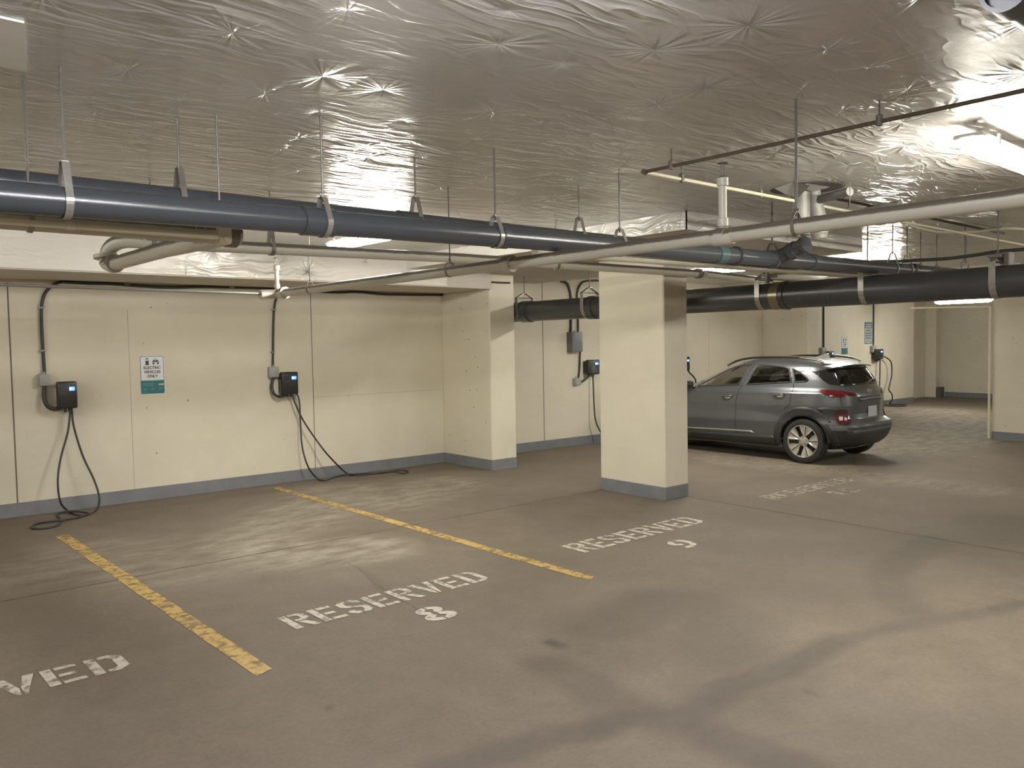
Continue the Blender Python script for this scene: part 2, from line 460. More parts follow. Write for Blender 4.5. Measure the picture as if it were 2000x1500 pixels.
dark = np.maximum(dark, fseg(P2((1575, 1285), (1650, 1250), (1725, 1235), (1800, 1218), (1875, 1207), (1950, 1195), (2010, 1178)), 0.065, 0.75))
dark = np.maximum(dark, fseg(P2((1065, 1300), (1125, 1330), (1175, 1365), (1225, 1390), (1320, 1405), (1400, 1440), (1500, 1475), (1575, 1500)), 0.14, 0.62))
dark = np.maximum(dark, fseg(P2((1180, 1225), (1300, 1175), (1370, 1180), (1420, 1215), (1400, 1270)), 0.30, 0.55))
dark = np.maximum(dark, fseg(P2((1210, 1270), (1350, 1240), (1420, 1310), (1440, 1350)), 0.34, 0.32))
dark = np.maximum(dark, fseg(P2((1820, 1052), (1755, 1090), (1728, 1130), (1745, 1165), (1775, 1192)), 0.15, 0.65))
dark = np.maximum(dark, fseg(P2((1440, 1070), (1640, 1075), (1800, 1052), (2000, 1020)), 0.33, 0.22))
dark = np.maximum(dark, fseg(P2((1950, 1030), (2010, 1050)), 0.45, 0.26))
dark = np.maximum(dark, fseg(P2((1065, 1255), (1092, 1265)), 0.035, 0.9))
dark = np.maximum(dark, fseg(P2((1580, 1352), (1592, 1352)), 0.02, 0.8))
dark = np.maximum(dark, fseg(P2((634, 1382), (637, 1382)), 0.014, 1.2))
dark = np.maximum(dark, fseg(P2((1560, 890), (1760, 905), (1700, 925)), 0.3, 0.35))
dark = np.maximum(dark, fseg(P2((680, 1095), (715, 1125), (745, 1150), (790, 1180)), 0.03, 0.35))
dark = np.maximum(dark, fseg(P2((0, 1028), (500, 962), (870, 915)), 0.10, 0.25))
dark = dark*(0.8+0.35*np.clip(wob, -1, 1))
pale = np.zeros_like(XX)
pale = np.maximum(pale, fseg(P2((560, 1020), (660, 960), (760, 975), (860, 945)), 0.55, 0.8))
pale = np.maximum(pale, fseg(P2((470, 1060), (560, 1085), (700, 1075)), 0.45, 1.0))
pale = np.maximum(pale, fseg(P2((60, 1110), (200, 1080), (330, 1110)), 0.6, 0.5))
pale = np.maximum(pale, fseg(P2((1350, 890), (1560, 915), (1900, 955)), 0.45, 0.5))
pale = np.maximum(pale, fseg(P2((1780, 800), (1900, 840), (1700, 870)), 1.2, 0.8))
pale = np.maximum(pale, fseg(P2((1450, 1380), (1700, 1330), (1950, 1300)), 0.5, 0.10))
nx, ny = len(xs), len(ys)
verts = [(xs[i], ys[j], fz(xs[i], ys[j])) for j in range(ny) for i in range(nx)]
faces = [(j*nx+i, j*nx+i+1, (j+1)*nx+i+1, (j+1)*nx+i) for j in range(ny-1) for i in range(nx-1)]
me = bpy.data.meshes.new('floor'); me.from_pydata(verts, [], faces)
at = me.color_attributes.new('wear', 'FLOAT_COLOR', 'POINT')
buf = np.zeros((nx*ny, 4), dtype=np.float32)
buf[:, 0] = np.clip(dark, 0, 1).ravel(); buf[:, 1] = np.clip(pale, 0, 1).ravel(); buf[:, 3] = 1
at.data.foreach_set('color', buf.ravel())
me.materials.append(MATS['floor_concrete'])
fl = bpy.data.objects.new('floor', me); COL.objects.link(fl); tag(fl, kind='structure')
XX, YY = XX0, YY0

def struct(name, mb, mat, **kw):
    o = mb.build(name, mat, **kw); tag(o, kind='structure'); return o
mb = MB(); mb.box(-9, 27.5, -8, 10.6, CEIL, CEIL+0.15)
struct('ceiling', mb, 'ceiling_film')
# back wall
mb = MB(); mb.box(-9, 23.15, YW, YW+0.25, -0.4, CEIL)
wall = struct('wall_back', mb, 'cream_concrete')
mb = MB()
for x in (1.72, 9.09, 17.0): mb.box(x-0.006, x+0.006, YW-0.003, YW, 0.02, 2.8 if x > 8 else 2.45)
mb.box(5.03, 5.038, YW-0.003, YW, 0.05, 2.45)
mb.build('wall_joint', 'seam_dark', wall)
mb = MB()
for x in (2.84, 13.6): mb.box(x-0.003, x+0.003, YW-0.002, YW, 0.2, 2.2)
mb.box(5.04, 7.1, YW-0.002, YW, 1.115, 1.119)
mb.build('wall_joint', 'seam_faint', wall)
mb = MB(); mb.box(23.15, 26.2, 10.05, 10.3, -0.5, CEIL); struct('wall_back_recess', mb, 'cream_concrete')
mb = MB(); mb.box(26.0, 26.25, -8, 10.05, -0.5, CEIL); struct('wall_right', mb, 'cream_concrete')
mb = MB(); mb.box(-9.2, -9, -8, 9.7, -0.4, CEIL); struct('wall_left', mb, 'cream_concrete')
mb = MB(); mb.box(-9, 27.5, -8.2, -8, -0.4, CEIL); struct('wall_front', mb, 'cream_concrete')
# far right corner: a small return beside the recess
mb = MB(); mb.box(25.45, 25.7, 9.75, 10.05, -0.3, CEIL); struct('wall_return', mb, 'cream_concrete')
mb = MB(); mb.box(25.45, 25.75, 9.62, 9.75, fz(25.6, 9.7), fz(25.6, 9.7)+0.30, 0.01); o = mb.build('floor_box', 'dark_recess')
tag(o, 'small dark box on the floor in the far right corner', 'box')
# baseboards (painted grey band), following the floor
def band(name, x0, y0, x1, y1, t, h=0.135):
    """band along a segment, t = outward thickness vector"""
    mb = MB(); tx, ty = t
    a = [(x0, y0), (x1, y1), (x1+tx, y1+ty), (x0+tx, y0+ty)]
    lo = [mb.bm.verts.new((x, y, fz(x, y)-0.02)) for x, y in a]
    hi = [mb.bm.verts.new((x, y, fz(x, y)+h)) for x, y in a]
    mb.bm.faces.new(lo); mb.bm.faces.new(hi)
    for i in range(4): mb.bm.faces.new((lo[i], lo[(i+1) % 4], hi[(i+1) % 4], hi[i]))
    return mb
for i, (a, b) in enumerate(((-9, XC-0.02), (XC1, 15.54), (15.96, 23.15))):
    struct('baseboard_back', band('', a, YW, b, YW, (0, -0.006), 0.14), 'grey_band_paint')
struct('baseboard_right', band('', 26.0, -8, 26.0, 9.7, (-0.01, 0), 0.14), 'grey_band_paint')

# wall beam with film-covered face, concrete soffit
mb = MB(); BY = 8.33; BZ = 2.485
mb.box(-9, XC-0.03, BY+0.02, YW, BZ, CEIL)
bm_o = struct('trim_1', mb, 'soffit_concrete')
bm_o.name = 'trim_1'
mb = MB(); mb.box(-9, 6.35, BY, BY+0.02, BZ+0.012, CEIL)
film = mb.build('beam_film_cover', 'beam_film', bm_o)

# dropped slab band over the columns
mb = MB(); PX0, PX1, PY0, PZ = 5.735, 8.93, 4.2, 2.692
mb.box(PX0+0.01, PX1-0.01, PY0+0.01, YW, PZ, CEIL)
dp = struct('trim_2', mb, 'soffit_concrete')
mb = MB(); mb.box(PX0, PX0+0.01, PY0, BY, PZ-0.004, CEIL); mb.build('drop_panel_film', 'panel_film_x', dp)
mb = MB(); mb.box(PX0, PX1, PY0, PY0+0.01, PZ-0.004, CEIL); mb.build('drop_panel_film', 'beam_film', dp)
# second dropped band
mb = MB(); mb.box(14.0, 17.4, 4.2, YW, PZ, CEIL); struct('trim_3', mb, 'soffit_concrete')

# columns and pilasters: things with a painted base band
def column(x0, x1, y0, y1, ztop, label, cat, name='column', bev=0.012):
    zf = min(fz(x0, y0), fz(x1, y1), fz(x0, y1), fz(x1, y0))
    r = root(name, ((x0+x1)/2, (y0+y1)/2, fz((x0+x1)/2, (y0+y1)/2)), label, cat)
    mb = MB(); mb.box(x0, x1, y0, y1, zf-0.03, ztop, bev, seg=1); mb.build('shaft', 'column_paint', r)
    mb = MB(); e = 0.004
    A = [(x0-e, y0-e), (x1+e, y0-e), (x1+e, y1+e), (x0-e, y1+e)]
    c = 0.014
    ring = []
    for k, (x, y) in enumerate(A):
        sx = -1 if x < (x0+x1)/2 else 1; sy = -1 if y < (y0+y1)/2 else 1
        p, q = (x, y-sy*c), (x-sx*c, y)
        ring += [p, q] if k % 2 == 0 else [q, p]
    lo = [mb.bm.verts.new((x, y, fz(x, y)-0.02)) for x, y in ring]; hi = [mb.bm.verts.new((x, y, fz(x, y)+0.14)) for x, y in ring]
    n = len(ring)
    for i in range(n): mb.bm.faces.new((lo[i], lo[(i+1) % n], hi[(i+1) % n], hi[i]))
    mb.bm.faces.new(hi)
    mb.build('base_band', 'grey_band_paint', r)
    return r
column(XC, XC1, YC0, YC1, PZ, 'cream square column with grey base band standing in front of the car', 'column')
column(XC-0.03, XC1, 8.39, YW, PZ, 'cream pilaster with grey base band projecting from the back wall', 'pilaster', 'wall_pilaster')
column(15.54, 15.97, 4.1, 5.03, CEIL, 'cream square column with grey base at the right edge of view', 'column')
column(15.54, 15.97, 8.42, YW, PZ, 'cream pilaster on the back wall rising behind the roof of the car', 'pilaster', 'wall_pilaster')

# floor joints
def strip(pts, w, lift=0.0015):
    mb = MB(); P = [Vector((p[0], p[1], 0)) for p in pts]
    L = []; R = []
    for i, p in enumerate(P):
        t = (P[min(i+1, len(P)-1)]-P[max(i-1, 0)]).normalized(); n = Vector((-t.y, t.x, 0))
        ww = w*(0.7+0.6*random.random())
        a = p+n*ww/2; b = p-n*ww/2
        L.append((a.x, a.y, fz(a.x, a.y)+lift)); R.append((b.x, b.y, fz(b.x, b.y)+lift))
    mb.grid([L, R]); return mb
def wig(p, q, n, am):
    return [(p[0]+(q[0]-p[0])*i/n+random.uniform(-am, am), p[1]+(q[1]-p[1])*i/n+random.uniform(-am, am)) for i in range(n+1)]
simple('floor_joint_dark', (0.065, 0.05, 0.04), 0.9)
simple('floor_crack', (0.10, 0.082, 0.065), 0.9)
j = [strip(wig((-4, 6.40), (XC, 6.42), 60, 0.004), 0.014, 0.0012), strip(wig((7.46, YC0), (7.45, -3), 60, 0.004), 0.014, 0.0012)]
for k, q in enumerate(j): struct('trim_%d' % (4+k), q, 'floor_joint_dark')
cr = P2((680, 1098), (712, 1120), (730, 1140), (760, 1155), (802, 1182), (830, 1195))
struct('trim_6', strip([c for a, b in zip(cr, cr[1:]) for c in wig(a, b, 4, 0.012)[:-1]], 0.006), 'floor_crack')

# ------------------------------------------------------------------ floor markings
def parking_line(xc, y0, y1, w, mat, label):
    mb = MB(); n = 40; rows = []
    for i in range(n+1):
        y = y0+(y1-y0)*i/n; e = random.uniform(-0.004, 0.004)
        rows.append([(xc-w/2+e+k*w/4, y+(0.02*(k-2)/2 if i == 0 else 0), fz(xc, y)+0.003) for k in range(5)])
    mb.grid(rows); o = mb.build('parking_line', mat); tag(o, label, 'parking line', 'painted bay lines')
parking_line(1.835, 4.07, 8.25, 0.105, 'yellow_line_paint', 'worn yellow bay line nearest the left edge, ending by the number 8 bay')
parking_line(4.36, 4.06, 9.2, 0.10, 'yellow_line_paint', 'worn yellow bay line between the number 8 and number 9 bays')
parking_line(10.44, 4.2, 8.9, 0.09, 'yellow_line_faded', 'faint yellow bay line beside the parked grey car')
parking_line(13.0, 3.9, 8.9, 0.09, 'yellow_line_faded', 'faint yellow bay line on the far side of the parked car')

def arc(cx, cy, ro, ri, a0, a1, n=10, sx=1.0):
    o = [(cx+ro*sx*cos(radians(a0+(a1-a0)*i/n)), cy+ro*sin(radians(a0+(a1-a0)*i/n))) for i in range(n+1)]
    q = [(cx+ri*sx*cos(radians(a1+(a0-a1)*i/n)), cy+ri*sin(radians(a1+(a0-a1)*i/n))) for i in range(n+1)]
    return o+q
BAR = [(0, 0), (.18, 0), (.18, 1), (0, 1)]
Su = [(.28, 1), (.13, 1), (0, .88), (0, .62), (.12, .50), (.30, .44), (.30, .58), (.20, .63), (.18, .68), (.18, .82), (.28, .86)]
Sr = [(.33, 1), (.48, 1), (.60, .88), (.60, .72), (.43, .72), (.43, .82), (.33, .86)]
rot = lambda P: [(.6-x, 1-y) for x, y in P]
G = {
 'R': [BAR, [(.23, 1), (.46, 1), (.6, .88), (.6, .60), (.48, .49), (.23, .49), (.23, .60), (.38, .60), (.43, .66), (.43, .82), (.38, .87), (.23, .87)], [(.24, .44), (.42, .44), (.63, 0), (.44, 0)]],
 'E': [BAR, [(.23, .84), (.58, .84), (.58, 1), (.23, 1)], [(.23, .42), (.5, .42), (.5, .57), (.23, .57)], [(.23, 0), (.6, 0), (.6, .16), (.23, .16)]],
 'S': [Su, Sr, rot(Su), rot(Sr)],
 'V': [[(-.02, 1), (.18, 1), (.31, .35), (.29, 0), (.23, 0)], [(.64, 1), (.46, 1), (.34, .35), (.34, 0), (.39, 0)]],
 'D': [BAR, [(.23, 1), (.42, 1), (.62, .82), (.62, .18), (.42, 0), (.23, 0), (.23, .15), (.36, .15), (.43, .25), (.43, .75), (.36, .85), (.23, .85)]],
 '8': [arc(.30, .75, .25, .075, 90, 262, sx=1.0), arc(.34, .75, .25, .075, -82, 90), arc(.30, .27, .27, .085, 98, 270, sx=1.12), arc(.34, .27, .27, .085, -90, 82, sx=1.12)],
 '9': [arc(.30, .68, .32, .12, 95, 265), arc(.36, .68, .32, .12, 0, 85), [(.68, .68), (.48, .68), (.48, .40), (.38, .22), (.42, .04), (.58, .16), (.68, .40)], [(.33, .19), (.10, .22), (.04, .06), (.20, 0), (.36, .02)]],
 '1': [[(.2, 0), (.42, 0), (.42, 1), (.28, 1), (.08, .82), (.2, .80)]],
 '0': [arc(.30, .5, .5, .30, 100, 260, sx=.6), arc(.36, .5, .5, .30, -80, 80, sx=.6)],
}
def lettering(word, x0, x1, y0, h, num, nx, nyc, nh, nw, mat, label, skew=0.0, parts=True):
    r = root('floor_lettering', ((x0+x1)/2, y0, fz((x0+x1)/2, y0)), label, 'floor lettering')
    n = len(word); pitch = (x1-x0)/(n-0.12); lw = pitch*0.86
    def glyph(ch, gx, gy, w, hh, nm):
        mb = MB()
        for poly in G[ch]:
            q = [(gx+a/0.62*w+b*skew, gy+b*hh) for a, b in poly]
            vs2 = [Vector(p) for p in q]
            res = delaunay_2d_cdt(vs2, [], [list(range(len(vs2)))], 1, 1e-5)
            V = [mb.bm.verts.new((v.x, v.y, fz(v.x, v.y)+0.003)) for v in res[0]]
            for f in res[2]:
                try: mb.bm.faces.new([V[i] for i in f])
                except ValueError: pass
        mb.build(nm, mat, r)
    for k, ch in enumerate(word): glyph(ch, x0+k*pitch, y0, lw, h, 'letter')
    for k, ch in enumerate(num): glyph(ch, nx+(k-(len(num)-1)/2)*nw*1.25-nw/2, nyc-nh/2, nw, nh, 'numeral')
lettering('RESERVED', -0.33, 1.35, 4.63, 0.26, '', 0, 0, 0, 0, 'white_stencil_paint', 'white stencilled floor word RESERVED cut off at the left edge, only its end in view')
lettering('RESERVED', 2.27, 3.83, 4.555, 0.27, '8', 3.06, 4.22, 0.27, 0.22, 'white_stencil_paint', 'painted number 8 under a white RESERVED, on the floor between two yellow lines')
lettering('RESERVED', 4.87, 6.57, 4.60, 0.29, '9', 5.69, 4.235, 0.25, 0.20, 'white_stencil_paint', 'painted number 9 under a white RESERVED, on the floor before the cream column')
lettering('RESERVED', 8.02, 9.85, 4.70, 0.24, '10', 9.0, 4.44, 0.25, 0.22, 'white_stencil_faded', 'faded white floor word RESERVED with worn numerals behind the car bay')

# ------------------------------------------------------------------ lights
def fixture(x, y, z, axis, label, L=1.25, w=0.15, zc=CEIL, mat='lamp_diffuser'):
    r = root('ceiling_light', (x, y, z), label, 'ceiling light')
    M = Matrix.Translation((x, y, 0)) @ Matrix.Rotation(0 if axis == 'x' else pi/2, 4, 'Z')
    mb = MB(); mb.box(-L/2, L/2, -w*0.42, w*0.42, z+0.055, z+0.080, 0.008, M)
    [mb.box(q*L-0.02, q*L+0.02, -0.012, 0.012, z+0.07, zc, 0, M) for q in (-0.3, 0.3)]
    mb.build('housing', 'fixture_grey', r, smooth=40)
    mb = MB(); rows = []
    n = 14
    prof = [(-L/2, 0.0), (-L/2+0.015, 0.55), (-L/2+0.05, 0.85), (-L/2+0.10, 1.0), (L/2-0.10, 1.0), (L/2-0.05, 0.85), (L/2-0.015, 0.55), (L/2, 0.0)]
    for (lx, s) in prof:
        sc = max(s, 0.02); rows.append([M @ Vector((lx, -cos(pi*k/n)*w*0.46*(0.45+0.55*sc), z+0.055-sin(pi*k/n)*0.065*sc)) for k in range(n+1)])
    mb.grid(rows); mb.build('diffuser', mat, r, smooth=50)
    for s in (-1, 1):
        for q in (-0.35, 0, 0.35):
            mb = MB(); mb.box(q*L-0.012, q*L+0.012, s*w/2-0.006, s*w/2+0.006, z+0.035, z+0.088, 0.003, M); mb.build('clip', 'fixture_grey', r)
    return r
fixture(5.18, 1.60, 2.70, 'x', 'large bright light fixture at the right edge of the ceiling', w=0.17)
fixture(4.0, 6.45, 2.68, 'y', 'bright light fixture seen below the near grey pipes left of centre')
fixture(9.45, 6.3, 2.66, 'y', 'bright light fixture hanging just right of the cream column top')
fixture(20.6, 7.3, 2.52, 'y', 'distant bright light fixture beneath the large grey drain pipe')
EXTRA = [(-2.0, 6.45, 'y'), (1.15, 1.2, 'x'), (-3.5, 1.6, 'x'), (11.5, 0.2, 'x'), (17.8, 0.6, 'x'), (14.0, 6.6, 'y'), (4.0, -3.5, 'x'), (-3.0, -3.5, 'x'), (12, -4.0, 'x')]  # out-of-view lights; those labelled fill are added to even the illumination
for k, (x, y, a) in enumerate(EXTRA):
    fixture(x, y, 2.70, a, ['light fixture out of view to the left over the wall bays', 'light fixture just above the top edge of the view', 'added unseen fill light behind the viewer to the left', 'light fixture off to the right over the aisle', 'light fixture over the aisle beyond the right column', 'added fill light over the bays hidden beyond the column', 'added unseen fill light behind the viewer over the aisle', 'added unseen fill light behind and left of the viewer', 'added unseen fill light behind and right of the viewer'][k], mat='lamp_diffuser_cool' if k == 1 else 'lamp_diffuser')

# ------------------------------------------------------------------ pipes
def run(name, pts, r, mat, label, cat='pipe', couplings=(), seg=24, cmat=None, cr=1.12, cw=0.06, smoothp=False):
    """pipe thing; couplings are positions 0..1 along a straight 2-point run"""
    P = [Vector(p) for p in pts]
    rt = root(name, P[0], label, cat)
    mb = MB(); mb.tube(smoothpath(P) if smoothp else P, r, seg); mb.build('pipe_body', mat, rt, smooth=40)
    d = (P[-1]-P[0]).normalized()
    for t in couplings:
        if isinstance(t, tuple): c, w, f, m = t
        else: c, w, f, m = t, cw, cr, cmat or mat
        p = P[0]+(P[-1]-P[0])*c
        mb = MB(); mb.lathe([(r*1.001, -w/2-0.004), (r*f, -w/2), (r*f, w/2), (r*1.001, w/2+0.004)], p, d, seg)
        mb.build('coupling', m, rt, smooth=40)
    return rt

def zA(x): return 2.325+0.012*(x-0.6)
A0, A1 = Vector((-1.2, 3.52, zA(-1.2))), Vector((13.5, 3.52, zA(13.5)))
def tA(x): return (x-A0.x)/(A1.x-A0.x)
pA = run('drain_pipe', [A0, A1], 0.060, 'pvc_grey', 'nearer of the two long grey plastic pipes crossing the upper left', 'pipe',
    [(tA(1.92), 0.16, 1.13, 'pvc_grey'), (tA(3.08), 0.05, 1.1, 'pvc_grey'), (tA(5.20), 0.10, 1.16, 'pvc_teal'), (tA(5.42), 0.03, 1.22, 'pvc_dark'), (tA(5.93), 0.05, 1.18, 'pvc_grey'), (tA(6.55), 0.07, 1.2, 'pvc_grey'), (tA(8.6), 0.12, 1.18, 'pvc_grey')])
# wye branch
mb = MB(); w0 = Vector((5.98, 3.52, zA(5.98))); w1 = onZ(1573, 478, 2.475)
mb.tube([w0, w1], 0.060, 24); mb.lathe([(0.06, -0.03), (0.069, -0.028), (0.069, 0.028), (0.06, 0.03)], w0+(w1-w0)*0.60, (w1-w0), 24)
mb.lathe([(0.06, -0.02), (0.069, -0.018), (0.069, 0.012), (0.03, 0.014)], w1, (w1-w0), 24)
mb.build('branch', 'pvc_grey', pA, smooth=40)
run('drain_pipe', [(-1.2, 3.97, 2.450), (7.2, 3.97, 2.475)], 0.058, 'pvc_grey', 'grey plastic pipe running just behind the nearer long one, upper left', 'pipe', [0.12, (0.47, 0.14, 1.13, 'pvc_grey')])
# big drain along y
DX, DZ = 7.79, 2.205
def yD(px): r = ray(px, 590); return DX*r.y/r.x
bd = run('drain_main', [(DX, YW, DZ-0.012), (DX, -3.0, DZ+0.01)], 0.137, 'pvc_dark', 'very large dark grey drain pipe crossing behind the cream column', 'pipe',
    [((YW-yD(p))/(YW+3.0), w, f, m) for p, w, f, m in ((1030, 0.16, 1.09, 'pvc_grey'), (1160, 0.12, 1.09, 'pvc_dark'), (1522, 0.10, 1.05, 'brass_band'), (1538, 0.03, 1.09, 'pvc_dark'))], seg=40)
# lowered rows of green primer drips on the drain
simple('green_primer', (0.03, 0.14, 0.12), 0.4)
mb = MB()
for px in (1572, 1628):
    yy = yD(px)
    for k in range(6):
        a = radians(200+k*11)
        c = Vector((DX+0.137*cos(a), yy, DZ+0.137*sin(a)))
        mb.lathe([(0.0, 0.002), (0.007, 0.001), (0.007, -0.002)], c, (cos(a), 0, sin(a)), 8)
o = mb.build('primer_drip', 'green_primer', bd); o['kind'] = 'stuff'
simple('print_white', (0.55, 0.56, 0.56), 0.5)
# main sprinkler pipe
MX = 3.50; MZ = 2.258; YE = 7.21
def yM(px): r = ray(px, 500); return MX*r.y/r.x
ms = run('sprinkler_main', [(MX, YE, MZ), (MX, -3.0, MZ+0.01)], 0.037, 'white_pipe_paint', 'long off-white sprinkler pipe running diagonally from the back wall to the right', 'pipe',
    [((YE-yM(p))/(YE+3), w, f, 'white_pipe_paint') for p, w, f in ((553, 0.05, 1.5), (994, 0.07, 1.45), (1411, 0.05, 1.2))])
def head(px, top, name_y):
    y = name_y; zt = onY(px, top, y).z
    mb = MB(); mb.tube([(MX, y, MZ+0.02), (MX, y, zt-0.075)], 0.020, 16); mb.lathe([(0.02, -0.02), (0.027, -0.018), (0.027, 0.02), (0.02, 0.022)], (MX, y, MZ+0.07), (0, 0, 1), 16)
    mb.lathe([(0.02, -0.02), (0.028, -0.018), (0.028, 0.02), (0.014, 0.03)], (MX, y, zt-0.095), (0, 0, 1), 16)
    mb.lathe([(0.037, -0.06), (0.043, -0.04), (0.043, 0.04), (0.037, 0.06)], (MX, y, MZ), (0, 1, 0), 20)
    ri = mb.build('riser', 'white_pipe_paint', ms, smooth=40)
    mb = MB()
    for s in (-1, 1): mb.tube([(MX+s*0.012, y, zt-0.07), (MX+s*0.017, y, zt-0.04), (MX+s*0.006, y, zt-0.006)], 0.0035, 8)
    mb.tube([(MX, y, zt-0.07), (MX, y, zt-0.005)], 0.004, 8)
    mb.lathe([(0.0, 0), (0.026, -0.001), (0.027, -0.004), (0.0, -0.004)], (MX, y, zt), (0, 0, 1), 20)
    mb.build('sprinkler_head', 'cast_iron', ri)
head(1412, 318, yM(1412)); head(535, 503, YE)
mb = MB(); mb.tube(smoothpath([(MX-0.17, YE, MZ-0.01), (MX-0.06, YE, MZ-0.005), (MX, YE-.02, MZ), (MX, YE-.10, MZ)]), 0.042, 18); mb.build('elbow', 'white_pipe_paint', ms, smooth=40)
run('branch_pipe', [(MX-0.15, YE, MZ-0.005), (-1.5, YE, 2.282)], 0.0125, 'zinc_strap', 'thin metal pipe running left along the back wall from the sprinkler pipe end', 'pipe')
# white pipe C / D / E
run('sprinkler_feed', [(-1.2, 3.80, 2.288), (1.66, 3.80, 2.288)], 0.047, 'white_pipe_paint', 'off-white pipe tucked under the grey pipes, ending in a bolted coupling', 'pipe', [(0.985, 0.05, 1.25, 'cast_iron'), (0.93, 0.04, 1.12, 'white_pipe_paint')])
tp = run('branch_pipe', [(-1.2, 3.715, 2.262), (1.52, 3.715, 2.262)], 0.013, 'cream_pipe_paint', 'thin cream pipe along the underside of the grey pipes at far left', 'pipe', [(0.775, 0.03, 1.3, 'cream_pipe_paint')])
dz = 2.300
rt = root('sprinkler_feed', (1.64, 3.80, 2.29), 'off-white pipe slanting down-left beneath the grey pipes to a bolted elbow', 'pipe')
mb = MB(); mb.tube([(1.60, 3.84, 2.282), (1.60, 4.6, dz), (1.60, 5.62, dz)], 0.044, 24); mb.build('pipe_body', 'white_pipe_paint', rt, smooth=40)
mb = MB(); mb.box(1.53, 1.60, 3.73, 3.80, 2.235, 2.325, 0.015); mb.lathe([(0.0, 0), (0.018, -0.002), (0.018, -0.02), (0.0, -0.02)], (1.57, 3.72, 2.262), (0, -1, 0), 16); mb.build('saddle', 'cream_pipe_paint', rt, smooth=40)
mb = MB(); mb.lathe([(0.044, -0.03), (0.058, -0.028), (0.058, 0.028), (0.044, 0.03)], (1.60, 5.55, dz), (0, 1, 0), 20)
for s in (-1, 1): mb.tube([(1.60+s*0.065, 5.50, dz), (1.60+s*0.065, 5.60, dz)], 0.010, 8)
mb.tube(smoothpath([(1.60, 5.58, dz), (1.60, 5.68, dz+0.01), (1.60, 5.70, dz+0.05), (1.62, 5.66, dz+0.12), (1.68, 5.56, dz+0.15), (1.80, 5.46, dz+0.135)], 5), 0.046, 20)
mb.lathe([(0.044, -0.014), (0.08, -0.012), (0.08, 0.012), (0.044, 0.014)], (1.60, 5.69, dz+0.055), (0, 0.1, 1), 20)
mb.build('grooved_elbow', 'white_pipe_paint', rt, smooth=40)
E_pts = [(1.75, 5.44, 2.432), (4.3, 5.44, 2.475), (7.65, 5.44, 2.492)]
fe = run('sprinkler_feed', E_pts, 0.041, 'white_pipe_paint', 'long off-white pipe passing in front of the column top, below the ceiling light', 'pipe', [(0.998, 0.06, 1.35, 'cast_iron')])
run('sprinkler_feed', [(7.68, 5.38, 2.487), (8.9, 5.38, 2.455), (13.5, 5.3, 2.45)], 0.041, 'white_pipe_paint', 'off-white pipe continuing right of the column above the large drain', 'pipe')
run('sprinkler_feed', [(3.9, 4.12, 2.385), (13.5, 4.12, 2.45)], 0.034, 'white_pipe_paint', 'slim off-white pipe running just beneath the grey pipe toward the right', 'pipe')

# thin branch with corner
bz = 2.742; cx_, cy_ = 3.83, 3.10
br = root('branch_pipe', (cx_, cy_, bz), 'thin L-shaped pipe high on the ceiling at right, one leg dark and one cream', 'pipe')
mb = MB(); mb.tube([(cx_, cy_, bz), (cx_-0.02, -2.5, bz)], 0.010, 12); mb.build('pipe_leg', 'bronze_pipe', br)
mb = MB(); mb.tube([(cx_, cy_, bz), (13.5, cy_-0.1, bz)], 0.011, 12); mb.build('pipe_leg', 'cream_pipe_paint', br)
mb = MB(); mb.lathe([(0.0, 0.02), (0.015, 0.018), (0.015, -0.018), (0.0, -0.02)], (cx_, cy_, bz), (1, 0.3, 0), 12); mb.build('pipe_elbow', 'bronze_pipe', br)
# overhead conduits beyond main
run('conduit', [(5.75, 3.02, 2.80), (9.5, 2.98, 2.80)], 0.012, 'dark_rod', 'thin dark conduit on the ceiling beside the foil-wrapped vertical pipe', 'conduit')
run('conduit', [(5.9, 2.92, 2.79), (9.0, 2.80, 2.79)], 0.010, 'cast_iron', 'thin brown conduit on the ceiling running right from the foil-wrapped pipe', 'conduit')
run('conduit', [onZ(1770, 438, 2.78), onZ(1830, 452, 2.78), onZ(1900, 452, 2.78), onZ(1960, 446, 2.78), onZ(2010, 448, 2.78)], 0.014, 'cream_pipe_paint', 'slim pale conduit curving across the ceiling at the far right', 'conduit', smoothp=True)
for a, b, l in (((1592, 392), (1660, 374), 'foil-wrapped stub pipe on the ceiling beside the ceiling opening'), ((1692, 412), (1758, 399), 'foil-wrapped stub pipe on the ceiling, farther right of the opening')):
    p, q = onZ(*a, 2.76), onZ(*b, 2.76)
    s = run('insulated_pipe', [p, q], 0.030, 'galvanised_duct', l, 'pipe')
    mb = MB(); mb.tube([q+Vector((0, 0, -0.08)), q+Vector((0, 0, 0.08))], 0.003, 8); mb.build('rod', 'zinc_rod', s)
# vertical ducts through the ceiling opening
mb = MB(); oc = Vector((5.62, 3.05, CEIL))
mb.lathe([(0.0, -0.004), (0.24, -0.004), (0.26, 0.0)], oc, (0, 0, 1), 28); mb.bm.normal_update()
o = mb.build('ceiling_opening', 'dark_recess'); tag(o, 'dark round opening in the ceiling where the vertical pipes pass', 'opening')
mb = MB(); mb.poly([onZ(1512, 368, 2.80), onZ(1548, 356, 2.835), onZ(1582, 362, 2.80), onZ(1560, 385, 2.75), onZ(1535, 380, 2.77)])
mb.poly([onZ(1560, 368, 2.81), onZ(1575, 358, 2.835), onZ(1622, 365, 2.83), onZ(1590, 374, 2.80)])
o = mb.build('film_flap', 'galvanised_duct'); tag(o, 'torn flap of ceiling film hanging around the opening', 'film')
vp = root('vertical_pipe', (5.56, 3.07, 2.4), 'plain grey vertical pipe dropping from the ceiling opening', 'pipe')
mb = MB(); mb.tube([(5.56, 3.07, 2.86), (5.56, 3.07, 2.50)], 0.065, 24); mb.build('pipe_body', 'galvanised_duct', vp, smooth=40)
